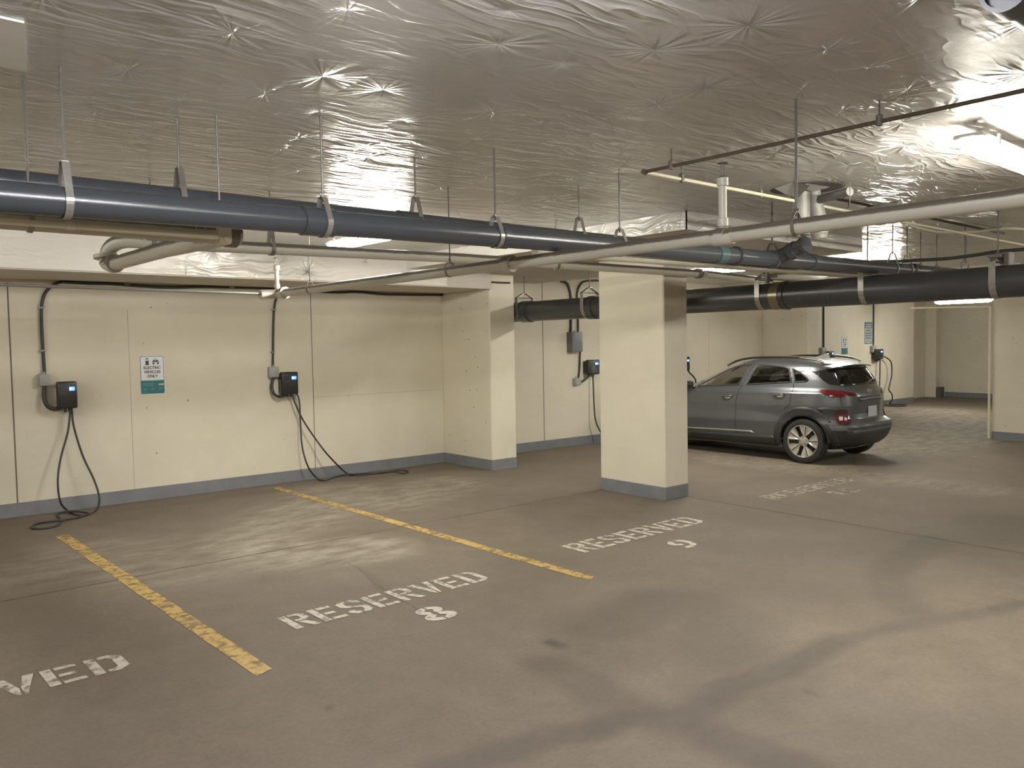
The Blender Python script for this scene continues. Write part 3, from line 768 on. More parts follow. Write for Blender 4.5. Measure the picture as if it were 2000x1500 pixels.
vp = root('vertical_pipe', (5.75, 3.05, 2.4), 'crumpled foil-wrapped vertical pipe beside the plain grey one', 'pipe')
mb = MB(); mb.tube([(5.70, 3.05, 2.86), (5.70, 3.05, 2.78), (5.77, 3.05, 2.64), (5.80, 3.05, 2.50)], 0.058, 24, rs=[0.05, 0.058, 0.062, 0.058]); mb.build('pipe_body', 'galvanised_duct', vp, smooth=40)
mb = MB(); mb.lathe([(0.058, -0.05), (0.066, -0.04), (0.064, 0.03), (0.058, 0.06)], (5.79, 3.05, 2.57), (0, 0, 1), 20); mb.build('foil_wrap', 'crumpled_foil', vp, smooth=20)
# pipe at top right corner
tr0 = onZ(1962, -24, 2.66)
t = root('drain_pipe', tr0, 'cut end of a dark grey pipe hanging at the top right corner', 'pipe')
mb = MB(); mb.tube([tr0, tr0+Vector((1.2, -0.02, 0.0))], 0.055, 28, caps=False); mb.lathe([(0.050, 0.02), (0.051, -0.001), (0.062, -0.001), (0.062, 0.09), (0.055, 0.092)], tr0, (1, 0, 0), 28); mb.build('pipe_body', 'pvc_grey', t, smooth=40)
mb = MB(); mb.lathe([(0.0, 0.05), (0.052, 0.05)], tr0, (1, 0, 0), 24); mb.build('pipe_bore', 'void_black', t)

# cream pipe on right column
q0 = Vector((15.49, 6.35, 2.275)); q1 = Vector((15.49, 5.06, 2.245))
t = root('corner_pipe', q1, 'slim cream pipe turning down the near corner of the right column', 'pipe')
mb = MB(); mb.tube([q0, q1+Vector((0, 0.04, 0)), q1, q1+Vector((0, 0, -0.05)), (15.49, 5.06, fz(15.5, 5.06)+0.02)], 0.018, 12); mb.lathe([(0.0, -0.04), (0.035, -0.04), (0.035, 0.02), (0.0, 0.02)], q0, (0, 1, 0), 14)
mb.build('pipe_body', 'cream_pipe_paint', t, smooth=40)

# black cable draped over the drain hanger
cp = [onX(p[0], p[1], 8.3) for p in ((1700, 511), (1760, 510), (1800, 508), (1850, 505), (1900, 499), (1945, 492), (1975, 489), (2040, 484))]
mb = MB(); mb.tube(smoothpath(cp), 0.016, 10); o = mb.build('cable', 'black_rubber', smooth=60); tag(o, 'thick black cable sagging above the large drain at far right', 'cable')

# ------------------------------------------------------------------ hangers
def hanger(x, y, zp, r, axis, kind, label, group, ztop=CEIL, rodm='zinc_rod', strapm='zinc_strap', rr=0.0055):
    """rod from ceiling with a loop, strap or clevis round a pipe of radius r centred at height zp"""
    t = root('pipe_hanger', (x, y, zp), label, 'pipe hanger', group)
    hz = zp+r+{'loop': 0.035, 'clevis': 0.09, 'strap': 0.05, 'yoke': 0.10}[kind]
    mb = MB(); mb.tube([(x, y, hz-0.02), (x, y, ztop)], rr, 8)
    mb.lathe([(0.0, 0.0), (rr*2.2, 0.0), (rr*2.2, 0.008), (0.0, 0.008)], (x, y, hz+0.004), (0, 0, 1), 6)
    mb.build('rod', rodm, t)
    u = Vector((0, 1, 0)) if axis == 'x' else Vector((1, 0, 0)); a = Vector((1, 0, 0)) if axis == 'x' else Vector((0, 1, 0))
    c = Vector((x, y, zp)); rs = r+0.004; hw = {'loop': 0.008, 'clevis': 0.014, 'strap': 0.014, 'yoke': 0.016}[kind]*(1.7 if r > 0.1 else 1)
    path = []
    if kind == 'loop':
        n = 24; path = [c+u*rs*sin(2*pi*k/n)+Vector((0, 0, -rs*cos(2*pi*k/n)*(1.0 if cos(2*pi*k/n) > 0 else 1.0+0.03/rs))) for k in range(n+1)]
    else:
        top = hz-zp; path = []
        path.append(c+Vector((0, 0, top))-u*0.018)
        for k in range(19):
            th = pi/2*1.06+(2*pi-pi*1.06)*0 + (pi*0.94)*k/18
            ang = -pi*0.03+pi*1.06*k/18
            path.append(c-u*rs*cos(ang)+Vector((0, 0, -rs*sin(ang))))
        path.append(c+Vector((0, 0, top))+u*0.018)
        if kind == 'yoke':
            path.insert(1, c-u*rs*1.0+Vector((0, 0, r+0.03))); path.insert(-1, c+u*rs*1.0+Vector((0, 0, r+0.03)))
        path.append(path[0])
    mb = MB(); L = [p-a*hw for p in path]; R = [p+a*hw for p in path]; mb.grid([L, R])
    mb.build('strap', strapm, t, recalc=False)
    o = t.children[-1]; md = o.modifiers.new('thickness', 'SOLIDIFY'); md.thickness = 0.003; md.offset = 1
    if kind == 'yoke':
        mb = MB(); mb.tube([c-u*(rs+0.02)+Vector((0, 0, r+0.03)), c+u*(rs+0.02)+Vector((0, 0, r+0.03))], 0.006, 8); mb.build('cross_bolt', rodm, t)
    return t
GA = 'hangers along the nearer grey pipe'
xA = lambda px, yt: onZ(px, yt, CEIL).x
for px, yt, ox, l in ((112, 135, 0.0, 'strap hanger on the nearer grey pipe, closest to the left edge'), (618, 230, 0.0, 'strap hanger on the nearer grey pipe, above the ceiling light at left'), (968, 290, 0, 'strap hanger on the nearer grey pipe, left of the column'), (1220, 335, 0, 'strap hanger on the nearer grey pipe, directly above the cream column')):
    x = xA(px, yt); hanger(x, 3.52, zA(x), 0.066 if px == 618 else 0.060, 'x', 'strap' if px != 112 else 'clevis', l, GA)
hanger(5.93, 3.52, zA(5.93), 0.071, 'x', 'strap', 'dark hanger on the nearer grey pipe beside its angled branch', GA, rodm='dark_rod', strapm='dark_rod', rr=0.008)
for x, l in ((8.12, 'left one of two close dark rods holding the nearer grey pipe at right'), (8.45, 'right one of two close dark rods holding the nearer grey pipe at right'), (10.0, 'rod hanger on the far end of the nearer grey pipe')):
    hanger(x, 3.52, zA(x), 0.060, 'x', 'clevis', l, GA, rodm='dark_rod')
GB = 'hangers along the farther grey pipe'
for px, yt, l in ((345, 232, 'clevis hanger on the farther grey pipe at upper left'), (767, 322, 'clevis hanger on the farther grey pipe above the left ceiling light'), (1130, 362, 'clevis hanger on the farther grey pipe above the column')):
    x = onY(px, yt, 3.97).x*0+onZ(px, yt, CEIL).x; hanger(x, 3.97, 2.450+0.003*(x+1.2), 0.058, 'x', 'clevis', l, GB, strapm='cast_iron')
for px, yt, yy, l in ((62, 140, 3.80, 'rod hanger on the off-white pipe under the grey pipes, leftmost rod in view'), (427, 222, 3.80, 'rod hanger on the off-white pipe under the grey pipes, nearest its bolted end')):
    hanger(onZ(px, yt, CEIL).x, yy, 2.288, 0.047, 'x', 'loop', l, 'hangers on the hidden white pipe')
for px, yt, l in ((253, 322, 'rod hanger by the bolted elbow at left'), (527, 375, 'rod hanger on the long off-white pipe between the elbow and the light'), (1087, 440, 'rod hanger on the long off-white pipe left of the column top')):
    x = onZ(px, yt, CEIL).x; x = max(x, 1.80)
    zz = 2.432+(min(x, 4.3)-1.75)*0.0169+(max(0, x-4.3))*0.005
    hanger(x, 5.44, zz, 0.041, 'x', 'clevis', l, 'hangers on the long white pipe', strapm='cast_iron', rodm='cast_iron')
for px, yt, l in ((604, 400, 'rod hanger on the diagonal sprinkler pipe near its back wall end'), (878, 365, 'rod hanger on the diagonal sprinkler pipe left of the pilaster'), (1555, 190, 'long dark rod hanger on the diagonal sprinkler pipe at right')):
    y = yM(px); hanger(MX, y, MZ+0.003, 0.037, 'y', 'loop', l, 'hangers on the diagonal sprinkler pipe', rodm='dark_rod', strapm='cast_iron', rr=0.006 if px == 1555 else 0.0045)
for px, l in ((1024, 'metal yoke hanger on the large drain, nearest the pilaster'), (1152, 'metal yoke hanger on the large drain, just left of the column'), (1492, 'pale strap hanger on the large drain beside the brass band'), (1694, 'pale strap hanger on the large drain above the distant signs'), (1948, 'pale strap hanger on the large drain at the right edge of view')):
    y = yD(px); rad = 0.150 if px < 1200 else 0.139
    hanger(DX, y, DZ, rad, 'y', 'yoke', l, 'hangers on the large drain', ztop=PZ if y > 4.2 else CEIL, rodm='dark_rod', rr=0.006)
mb = MB(); y = yD(1948); mb.box(DX-0.10, DX+0.10, y-0.05, y+0.05, DZ+0.20, DZ+0.235, 0.004); mb.box(DX-0.02, DX+0.12, y-0.09, y-0.05, DZ+0.13, DZ+0.25, 0.004)
o = mb.build('support_bracket', 'dark_rod'); tag(o, 'dark metal bracket carrying the black cable above the drain hanger', 'bracket')
mb = MB(); y = yD(1500); mb.box(DX-0.10, DX+0.14, y-0.03, y+0.03, DZ+0.20, DZ+0.225, 0.004); mb.box(DX-0.11, DX-0.07, y-0.06, y-0.03, DZ+0.13, DZ+0.24, 0.004); mb.tube([(DX, y, DZ+0.225), (DX+0.2, y-0.5, DZ+0.24)], 0.012, 8)
o = mb.build('support_bracket', 'cast_iron'); tag(o, 'dark metal bracket on top of the drain beside the brass band', 'bracket')
for px, yt, l in ((1798, 455, 'thin ceiling rod beyond the drain, left of the black cable bracket'), (1830, 458, 'second thin ceiling rod beyond the drain'), (1885, 443, 'thin ceiling rod beyond the drain nearest the cable bracket')):
    p = onZ(px, yt, CEIL); hanger(p.x, p.y, 2.45, 0.03, 'x', 'loop', l, 'thin rods beyond the drain', rodm='dark_rod', strapm='dark_rod', rr=0.005)
# clamps on thin branch
def clamp(x, y, l):
    t = root('pipe_clamp', (x, y, bz), l, 'pipe clamp', 'clamps on the thin ceiling pipe')
    mb = MB(); mb.tube([(x, y, bz+0.02), (x, y, CEIL)], 0.004, 8); mb.build('rod', 'dark_rod', t)
    mb = MB(); mb.lathe([(0.006, 0.035), (0.016, 0.028), (0.018, 0.0), (0.014, -0.018), (0.0, -0.022)], (x, y, bz), (0, 0, 1), 8); mb.build('clamp_body', 'cast_iron', t)
for px, l in ((1312, 'dark clamp on the thin ceiling pipe nearest its corner'), (1718, 'dark clamp on the thin ceiling pipe toward the right light')):
    r = ray(px, 300); clamp(cx_-0.004, cx_*r.y/r.x, l)
for px, l in ((1330, 'clamp on the cream leg of the thin ceiling pipe nearest its corner'), (1484, 'clamp on the cream leg of the thin ceiling pipe beside the sprinkler riser'), (1656, 'clamp on the cream leg of the thin ceiling pipe past the ceiling opening')):
    r = ray(px, 340); clamp(cy_*r.x/r.y, cy_-0.005, l)

# bright film patch top left
mb = MB(); mb.prism([(0.05, 3.10, CEIL-0.001), (0.65, 3.11, CEIL-0.001), (0.76, 3.63, CEIL-0.001), (0.05, 3.64, CEIL-0.001)], (0, 0, -0.008))
simple('patch_film', (0.95, 0.96, 0.90), 0.75, spec=0.2, nscale=5, var=0.04)
o = mb.build('insulation_sheet', 'patch_film', smooth=30); tag(o, 'bright white film panel on the ceiling at the top left corner', 'panel')

# ------------------------------------------------------------------ chargers
def wallp(px, py, off=0.02): return onY(px, py, YW-off)
def charger(face, bx, led, label, group='wall chargers'):
    """face: pixel box (x0,y0,x1,y1) of the front face"""
    yf = YW-0.15
    p0 = onY(face[0], face[1], yf); p1 = onY(face[2], face[3], yf)
    x0, x1, z1, z0 = p0.x, p1.x, p0.z, p1.z
    t = root('ev_charger', ((x0+x1)/2, YW, z0), label, 'charger', group)
    mb = MB(); mb.box(x0, x1, yf, yf+0.085, z0, z1, 0.018, seg=3); mb.box(x0+0.02, x1-0.02, yf+0.08, YW, z0+0.02, z1-0.02, 0.006); mb.build('housing', 'charger_plastic', t, smooth=40)
    w = x1-x0; h = z1-z0
    mb = MB(); mb.box(x0+0.58*w, x0+0.86*w, yf-0.002, yf+0.004, z1-0.34*h, z1-0.20*h, 0.001); mb.build('status_light', 'blue_led', t)
    mb = MB(); mb.box(x0+0.61*w, x0+0.70*w, yf-0.004, yf+0.003, z1-0.30*h, z1-0.23*h, 0.001); mb.build('status_light', 'blue_led_core', t)
    mb = MB(); mb.box(x0+0.10*w, x0+0.34*w, yf-0.001, yf+0.003, z1-0.16*h, z1-0.11*h)
    for k in range(3): mb.box(x0+(0.22+0.07*k)*w, x0+(0.26+0.07*k)*w, yf-0.001, yf+0.003, z1-0.46*h, z1-0.42*h)
    mb.build('emblem', 'charger_logo', t)
    cx = (x0+x1)/2
    mb = MB()
    for s in (-0.02, 0.022): mb.tube([(cx+s, yf+0.05, z0+0.02), (cx+s, yf+0.05, z0-0.035)], 0.014, 10)
    mb.build('cable_gland', 'charger_plastic', t, smooth=40)
    return t, cx, yf+0.05, z0
def jbox(px0, py0, px1, py1, label, mat='junction_grey', d=0.07):
    p0 = onY(px0, py0, YW-d); p1 = onY(px1, py1, YW-d)
    t = root('junction_box', ((p0.x+p1.x)/2, YW, p1.z), label, 'junction box')
    mb = MB(); mb.box(p0.x, p1.x, YW-d, YW, p1.z, p0.z, 0.008); mb.build('box_body', mat, t, smooth=40)
    mb = MB(); mb.box(p0.x+0.006, p1.x-0.006, YW-d-0.008, YW-d, p1.z+0.006, p0.z-0.006, 0.003); mb.build('cover', mat, t, smooth=40)
    mb = MB(); mb.lathe([(0.0, -0.012), (0.016, -0.012), (0.016, 0.012), (0.0, 0.012)], ((p0.x+p1.x)/2, YW-d/2, p0.z+0.01), (0, 0, 1), 10); mb.build('gland', 'zinc_strap', t)
    return t
def conduit(pts, r, label, off=0.02, clips=(), mat='black_rubber', name='conduit', cat='conduit'):
    P = [wallp(p[0], p[1], p[2] if len(p) > 2 else off) for p in pts]
    t = root(name, P[0], label, cat)
    mb = MB(); mb.tube(smoothpath(P, 6), r, 10); mb.build('conduit_body', mat, t, smooth=60)
    for c in clips:
        q = wallp(c[0], c[1], off); mb = MB(); mb.box(q.x-r-0.012, q.x+r+0.012, YW-off-r-0.003, YW, q.z-0.008, q.z+0.008, 0.002); mb.build('clip', 'zinc_strap', t)
    return t
def cable(pix, label, r=0.0105, mat='black_rubber'):
    """pix entries: (px,py,'w',offset) hanging in front of the wall or (px,py,'f') on the floor"""
    P = []
    for e in pix:
        if e[2] == 'w': P.append(onY(e[0], e[1], YW-e[3]))
        else:
            q = onfloor(e[0], e[1], r+(e[3] if len(e) > 3 else 0))
            if q.y > YW-0.06: q = onY(e[0], e[1], YW-0.06); q.z = max(q.z, fz(q.x, q.y)+r)
            P.append(q)
    mb = MB(); mb.tube(smoothpath(P, 7), r, 10); o = mb.build('charging_cable', mat, smooth=60); tag(o, label, 'cable', 'charging cables'); return o
Z1 = lambda x, y: (x/3.125, 650+y/3.125)
Z2 = lambda x, y: (500+x/2.857, 680+y/2.857)
W = lambda f, x, y, o: (*f(x, y), 'w', o)
FL = lambda f, x, y, h=0: (*f(x, y), 'f', h)

charger((112, 746, 153, 797), 0, 0, 'black wall charger with blue light, leftmost on the back wall')
jbox(76, 731, 99, 754, 'grey junction box beside the leftmost charger')
conduit([(121, 550, 0.03), (105, 556, 0.03), (94, 565), (85, 580), (81, 605), (82, 650), (85, 700), (87, 731)], 0.016, 'black conduit curving down the wall to the leftmost charger box', clips=((81, 601), (84, 685)))
conduit([(87, 754, .035), (86, 775, .05), (92, 792, .08), (105, 799, .09), (120, 797, .09)], 0.021, 'black hose looping from the left junction box into the leftmost charger')
cable([(136, 797, 'w', .10), (137, 802, 'w', .10), W(Z1, 415, 600, .12), W(Z1, 372, 760, .15), W(Z1, 353, 900, .2), W(Z1, 368, 1030, .22), W(Z1, 412, 1085, .16), FL(Z1, 455, 1106), FL(Z1, 500, 1116), FL(Z1, 540, 1100, .01), FL(Z1, 440, 1090, .02), FL(Z1, 350, 1106), FL(Z1, 372, 1140), FL(Z1, 350, 1175), FL(Z1, 270, 1193), FL(Z1, 195, 1192), FL(Z1, 225, 1165), FL(Z1, 360, 1146, .02), FL(Z1, 500, 1122), FL(Z1, 585, 1085), W(Z1, 606, 1010, .25), W(Z1, 575, 900, .2), W(Z1, 505, 750, .15), W(Z1, 450, 570, .12), W(Z1, 440, 480, .10), (140, 797, 'w', .10)],
      'black charging cable looping from the leftmost charger onto the floor')
charger((551, 727, 584, 769), 0, 0, 'black wall charger with blue light, middle of the left bays')
jbox(527, 717, 546, 737, 'grey junction box beside the second charger from the left')
conduit([(540, 583), (536, 600), (534, 640), (533, 717)], 0.014, 'straight black conduit dropping to the second charger from the left', clips=((535, 605), (533, 688)))
conduit([(534, 737, .035), (531, 755, .05), (536, 770, .08), (547, 775, .09), (558, 771, .09)], 0.018, 'black hose looping into the second charger from the left')
cable([(566, 770, 'w', .10), W(Z2, 205, 265, .10), W(Z2, 215, 300, .12), W(Z2, 262, 400, .16), W(Z2, 335, 510, .22), W(Z2, 405, 600, .28), FL(Z2, 500, 693), FL(Z2, 560, 710), FL(Z2, 700, 697), FL(Z2, 800, 681), FL(Z2, 850, 688), FL(Z2, 820, 698), FL(Z2, 765, 690, .02), FL(Z2, 650, 698), FL(Z2, 520, 704, .02), FL(Z2, 450, 716), FL(Z2, 380, 739), FL(Z2, 332, 718, .03), W(Z2, 288, 655, .25), W(Z2, 258, 550, .2), W(Z2, 248, 420, .15), W(Z2, 243, 310, .12), W(Z2, 232, 262, .10), (576, 768, 'w', .10)],
      'black charging cable from the second charger, tail lying along the floor to the right')
charger((1150, 703, 1172, 731), 0, 0, 'black wall charger partly hidden by the left side of the cream column')
jbox(1124, 739, 1135, 752, 'pale junction box low beside the charger at the column')
jbox(1117, 648, 1138, 687, 'large dark grey disconnect box on the wall left of the column', 'disconnect_grey', 0.12)
conduit([(1096, 549), (1107, 553), (1112, 565), (1115, 585), (1115, 640), (1114, 680, .03)], 0.022, 'thick black conduit curving down left of the grey disconnect box')
conduit([(1175, 548), (1145, 549), (1133, 557), (1127, 577), (1129, 620), (1129, 648, .03)], 0.017, 'black conduit arching from the right into the grey disconnect box')
conduit([(1133, 687, .05), (1132, 715), (1130, 739)], 0.016, 'short black conduit below the grey disconnect box')
conduit([(1134, 746, .05), (1142, 742, .07), (1152, 733, .09)], 0.018, 'short black hose from the pale junction box to the hidden charger')
cable([(1158, 731, 'w', .10), (1159, 760, 'w', .12), (1160.5, 795, 'w', .14), (1163, 820, 'w', .17), (1171, 840, 'w', .2), (1190, 868, 'f'), (1215, 860, 'f'), (1200, 852, 'f')], 'black charging cable hanging at the left side of the cream column', r=0.013)
charger((1335, 697, 1348, 724), 0, 0, 'black wall charger edge showing at the right side of the column')
cable([(1343, 722, 'w', .1), (1347, 728, 'w', .14), (1352, 733, 'w', .16), (1356, 738, 'w', .18), (1359, 748, 'w', .2), (1360, 800, 'w', .2), (1361, 832, 'w', .2), (1366, 837, 'w', .22), (1374, 836, 'w', .22)], 'black charging cable dropping behind the front of the car', r=0.016)
Z3 = lambda x, y: (1590+x/10, 600+y/10)
charger((1619, 686, 1630, 702), 0, 0, 'black wall charger showing just above the rear of the car roof')
jbox(1605.5, 679, 1613.5, 691, 'grey junction box above the car roof')
conduit([(1608.8, 560), (1608.8, 600), (1608.8, 679)], 0.018, 'straight black conduit above the car roof')
conduit([(1609, 691, .04), (1609, 705, .05), (1609, 720, .05)], 0.022, 'black hose below the junction box behind the car roof')
cable([(1630, 700, 'w', .1), (1634, 703, 'w', .15), (1640, 708, 'w', .15), (1645, 716, 'w', .15), (1648, 740, 'w', .15), (1650, 800, 'f')], 'black charging cable leaning from the charger behind the car roof', r=0.022)
charger((1713, 682, 1726, 701), 0, 0, 'black wall charger with blue light, farthest right on the back wall')
jbox(1704, 675, 1711.5, 688, 'grey junction box beside the farthest charger')
conduit([(1706.5, 560), (1706.5, 601), (1706, 675)], 0.018, 'straight black conduit dropping beside the tall far sign')
conduit([(1707, 688, .04), (1707, 697, .05), (1711, 704, .08), (1716, 703, .1)], 0.026, 'black hose looping into the farthest charger')
Z4 = lambda x, y: (1560+x/4.545, 560+y/4.545)
cable([W(Z4, 722, 640, .1), W(Z4, 720, 800, .12), W(Z4, 717, 920, .15), FL(Z4, 722, 1015), FL(Z4, 765, 1050), FL(Z4, 860, 1060), FL(Z4, 955, 1055), FL(Z4, 900, 1046), FL(Z4, 810, 1040), W(Z4, 830, 1000, .2), W(Z4, 825, 950, .2), W(Z4, 800, 915, .2), W(Z4, 812, 850, .18), W(Z4, 826, 780, .15), W(Z4, 824, 690, .15), W(Z4, 806, 650, .13), W(Z4, 760, 620, .10)], 'black charging cable looping to the floor from the farthest charger', r=0.016)
# long bundle along the soffit corner
conduit([(119, 550, .05), (170, 553, .04), (215, 554, .04), (300, 560, .04), (350, 561, .04), (410, 560, .04), (530, 563, .04), (600, 568, .04), (660, 571, .04), (700, 570, .04), (760, 575, .04), (872, 576, .04)], 0.017, 'long black cable bundle running along the top of the back wall', off=0.04, clips=((248, 555), (452, 561)), name='cable_bundle', cat='cable')
mb = MB(); P = [onY(p[0], p[1], 8.37) for p in ((961, 551), (975, 552), (996, 552.5))]; mb.tube(P, 0.012, 8); o = mb.build('cable', 'black_rubber'); tag(o, 'short black cable crossing the upper front of the pilaster', 'cable')

# ------------------------------------------------------------------ signs
def text_mesh(s, size, bold=0.0, align='CENTER'):
    c = bpy.data.curves.new('txt', 'FONT'); c.body = s; c.size = size; c.align_x = align; c.offset = bold; c.extrude = 0.0008; c.space_line = 0.85
    o = bpy.data.objects.new('txt', c); COL.objects.link(o)
    bpy.context.view_layer.update()
    me = bpy.data.meshes.new_from_object(o.evaluated_get(bpy.context.evaluated_depsgraph_get()))
    bpy.data.objects.remove(o); bpy.data.curves.remove(c)
    return me
def put_text(parent, s, size, x, z, y, mat, name='lettering', bold=0.0):
    me = text_mesh(s, size, bold); me.transform(Matrix.Translation(Vector((x, y, z))-rloc(parent)) @ Matrix.Rotation(pi/2, 4, 'X'))
    me.materials.clear(); me.materials.append(MATS[mat]); me.name = name
    o = bpy.data.objects.new(name, me); COL.objects.link(o); o.parent = parent; return o
def rrect(x0, x1, z0, z1, r, y, n=5):
    out = []
    for cx, cz, a0 in ((x1-r, z1-r, 0), (x0+r, z1-r, 90), (x0+r, z0+r, 180), (x1-r, z0+r, 270)):
        for k in range(n+1):
            a = radians(a0+90*k/n); out.append((cx+r*cos(a), y, cz+r*sin(a)))
    return out
def ev_sign(x0, x1, z0, z1, label, detail=True):
    y = YW-0.004; t = root('wall_sign', ((x0+x1)/2, YW, z0), label, 'sign')
    w = x1-x0; h = z1-z0
    mb = MB(); mb.prism(rrect(x0, x1, z0, z1, w*0.05, YW-0.0005), (0, -0.003, 0)); mb.build('backing', 'sign_white', t)
    e = w*0.02; mb = MB(); mb.prism(rrect(x0+e, x1-e, z0+e, z1-e, w*0.045, y), (0, -0.001, 0)); mb.build('border', 'sign_blue_edge', t)
    e = w*0.045; zs = z0+h*0.36
    mb = MB(); mb.prism(rrect(x0+e, x1-e, zs, z1-e, w*0.02, y-0.001), (0, -0.001, 0)); mb.build('upper_panel', 'sign_white', t)
    mb = MB(); mb.prism(rrect(x0+e, x1-e, z0+e, zs, w*0.02, y-0.001), (0, -0.001, 0)); mb.build('lower_panel', 'sign_teal', t)
    X = lambda u: x0+u*w; Zz = lambda v: z0+v*h; yy = y-0.002
    def pr(mb, pts, d=0.001): mb.prism([(X(u), yy, Zz(v)) for u, v in pts], (0, -d, 0))
    mb = MB()   # charge post pictogram
    pr(mb, [(.24, .77), (.37, .77), (.37, .87), (.24, .87)]); pr(mb, [(.24, .875), (.245, .92), (.27, .935), (.34, .935), (.365, .92), (.37, .875), (.355, .875), (.35, .91), (.26, .91), (.255, .875)])
    pr(mb, [(.22, .755), (.39, .755), (.39, .77), (.22, .77)])
    mb.build('pictogram', 'sign_black', t)
    mb = MB()   # car front pictogram
    pr(mb, [(.52, .785), (.78, .785), (.78, .85), (.74, .875), (.56, .875), (.52, .85)])
    pr(mb, [(.55, .875), (.59, .91), (.71, .91), (.75, .875), (.72, .875), (.695, .897), (.605, .897), (.58, .875)])
    pr(mb, [(.53, .765), (.58, .765), (.58, .785), (.53, .785)]); pr(mb, [(.72, .765), (.77, .765), (.77, .785), (.72, .785)])
    mb.build('pictogram', 'sign_black', t)
    mb = MB()
    for k in (.55, .71): mb.prism([(X(k), yy-0.0012, Zz(.815)), (X(k+.04), yy-0.0012, Zz(.815)), (X(k+.04), yy-0.0012, Zz(.835)), (X(k), yy-0.0012, Zz(.835))], (0, -0.0005, 0))
    mb.prism([(X(.61), yy-0.0012, Zz(.79)), (X(.69), yy-0.0012, Zz(.79)), (X(.70), yy-0.0012, Zz(.83)), (X(.60), yy-0.0012, Zz(.83))], (0, -0.0005, 0))
    mb.build('pictogram_lamps', 'sign_white', t)
    fs = h*0.098
    for s, v in (('ELECTRIC', .655), ('VEHICLES', .545), ('ONLY', .435)): put_text(t, s, fs, X(.5), Zz(v), yy, 'sign_black', bold=fs*0.035)
    mb = MB()
    pr(mb, [(.30, .333), (.70, .333), (.70, .343), (.30, .343)])
    for v in (.215, .245, .275): pr(mb, [(.10, v), (.55, v), (.55, v+.012), (.10, v+.012)])
    for u, ww in ((.10, .18), (.42, .18), (.74, .18)):
        for v in (.10, .125, .15): pr(mb, [(u, v), (u+ww*(1 if v > .11 else .7), v), (u+ww*(1 if v > .11 else .7), v+.010), (u, v+.010)])
    pr(mb, [(.08, .05), (.24, .05), (.24, .062), (.08, .062)])
    mb.build('fine_print', 'sign_teal_light', t)
    mb = MB(); pr(mb, [(.74, .225), (.95, .225), (.95, .27), (.74, .27)]); mb.build('badge', 'sign_pale', t)
    return t
a = onY(271.5, 695, YW); b = onY(322.5, 768.5, YW)
ev_sign(a.x, b.x, b.z, a.z, 'white and teal ELECTRIC VEHICLES ONLY sign between the two left chargers')
a = onY(1643, 658, YW); b = onY(1655.5, 692, YW)
ev_sign(a.x, b.x, b.z, a.z, 'small distant white and teal electric vehicle sign above the car roof')
a = onY(1688.5, 629, YW); b = onY(1703, 671.5, YW)
t = root('wall_sign', ((a.x+b.x)/2, YW, b.z), 'tall distant pale sign with dark teal header beside the far conduit', 'sign')
w = b.x-a.x; h = a.z-b.z
mb = MB(); mb.prism(rrect(a.x, b.x, b.z, a.z, 0.03, YW-0.0005), (0, -0.004, 0)); mb.build('border', 'sign_blue_edge', t)
mb = MB(); mb.prism(rrect(a.x+0.015, b.x-0.015, b.z+0.015, a.z-0.015, 0.02, YW-0.0045), (0, -0.002, 0)); mb.build('panel', 'sign_grey', t)
mb = MB(); mb.prism([(a.x+0.02, YW-0.0065, a.z-0.02), (b.x-0.02, YW-0.0065, a.z-0.02), (b.x-0.02, YW-0.0065, a.z-0.28*h), (a.x+0.02, YW-0.0065, a.z-0.28*h)], (0, -0.001, 0)); mb.build('header', 'sign_blue_edge', t)
mb = MB()
for v in (.09, .19): mb.box(a.x+0.12*w, b.x-0.12*w, YW-0.009, YW-0.0075, a.z-(v+.05)*h, a.z-v*h)
mb.build('header_print', 'sign_pale', t)
mb = MB()
for v, i in ((.36, .2), (.49, .1), (.60, .1), (.71, .15)): mb.box(a.x+i*w, b.x-i*w, YW-0.008, YW-0.0065, a.z-(v+.045)*h, a.z-v*h)
for s in (-1, 1):
    cxx = (a.x+b.x)/2; mb.prism([(cxx+s*.10*w, YW-0.0065, a.z-.84*h), (cxx+s*.16*w, YW-0.0065, a.z-.84*h), (cxx+s*.42*w, YW-0.0065, a.z-.95*h), (cxx+s*.34*w, YW-0.0065, a.z-.95*h)], (0, -0.001, 0))
mb.build('body_print', 'sign_blue_edge', t)

#CARBEGIN
# ------------------------------------------------------------------ car
CX, RB = 11.47, 5.16
CG = fz(11.44, 7.2)+0.012
car = root('car', (CX, RB+1.95, CG), 'grey compact crossover car parked nose to the wall, partly behind the cream column', 'car')
LEV = [ # z, rear l, front l, half width, rear exponent
 (0.17, .26, 3.72, .74, 4), (0.22, .14, 3.82, .79, 4.2), (0.30, .05, 3.89, .825, 4.4), (0.38, .02, 3.92, .838, 4.6), (0.46, 0.0, 3.94, .842, 4.8), (0.53, .01, 3.94, .843, 4.8),
 (0.565, .04, 3.94, .842, 4.6), (0.60, .09, 3.93, .842, 4.4), (0.68, .11, 3.92, .845, 4.4), (0.78, .10, 3.89, .848, 4.4), (0.86, .105, 3.82, .846, 4.4), (0.92, .11, 3.68, .842, 4.4),
 (0.965, .13, 3.45, .832, 4.3), (1.00, .15, 3.10, .815, 4.2), (1.035, .175, 2.84, .792, 4.2), (1.08, .205, 2.72, .775, 4.3), (1.15, .255, 2.56, .752, 4.4), (1.22, .31, 2.38, .725, 4.5),
 (1.28, .355, 2.22, .700, 4.6), (1.33, .39, 2.07, .675, 4.6), (1.37, .44, 1.95, .645, 4.4), (1.40, .55, 1.86, .605, 4.0), (1.425, .74, 1.76, .54, 3.6), (1.445, .92, 1.68, .45, 3.2), (1.458, 1.1, 1.60, .34, 2.8), (1.466, 1.28, 1.5, .16, 2.2)]
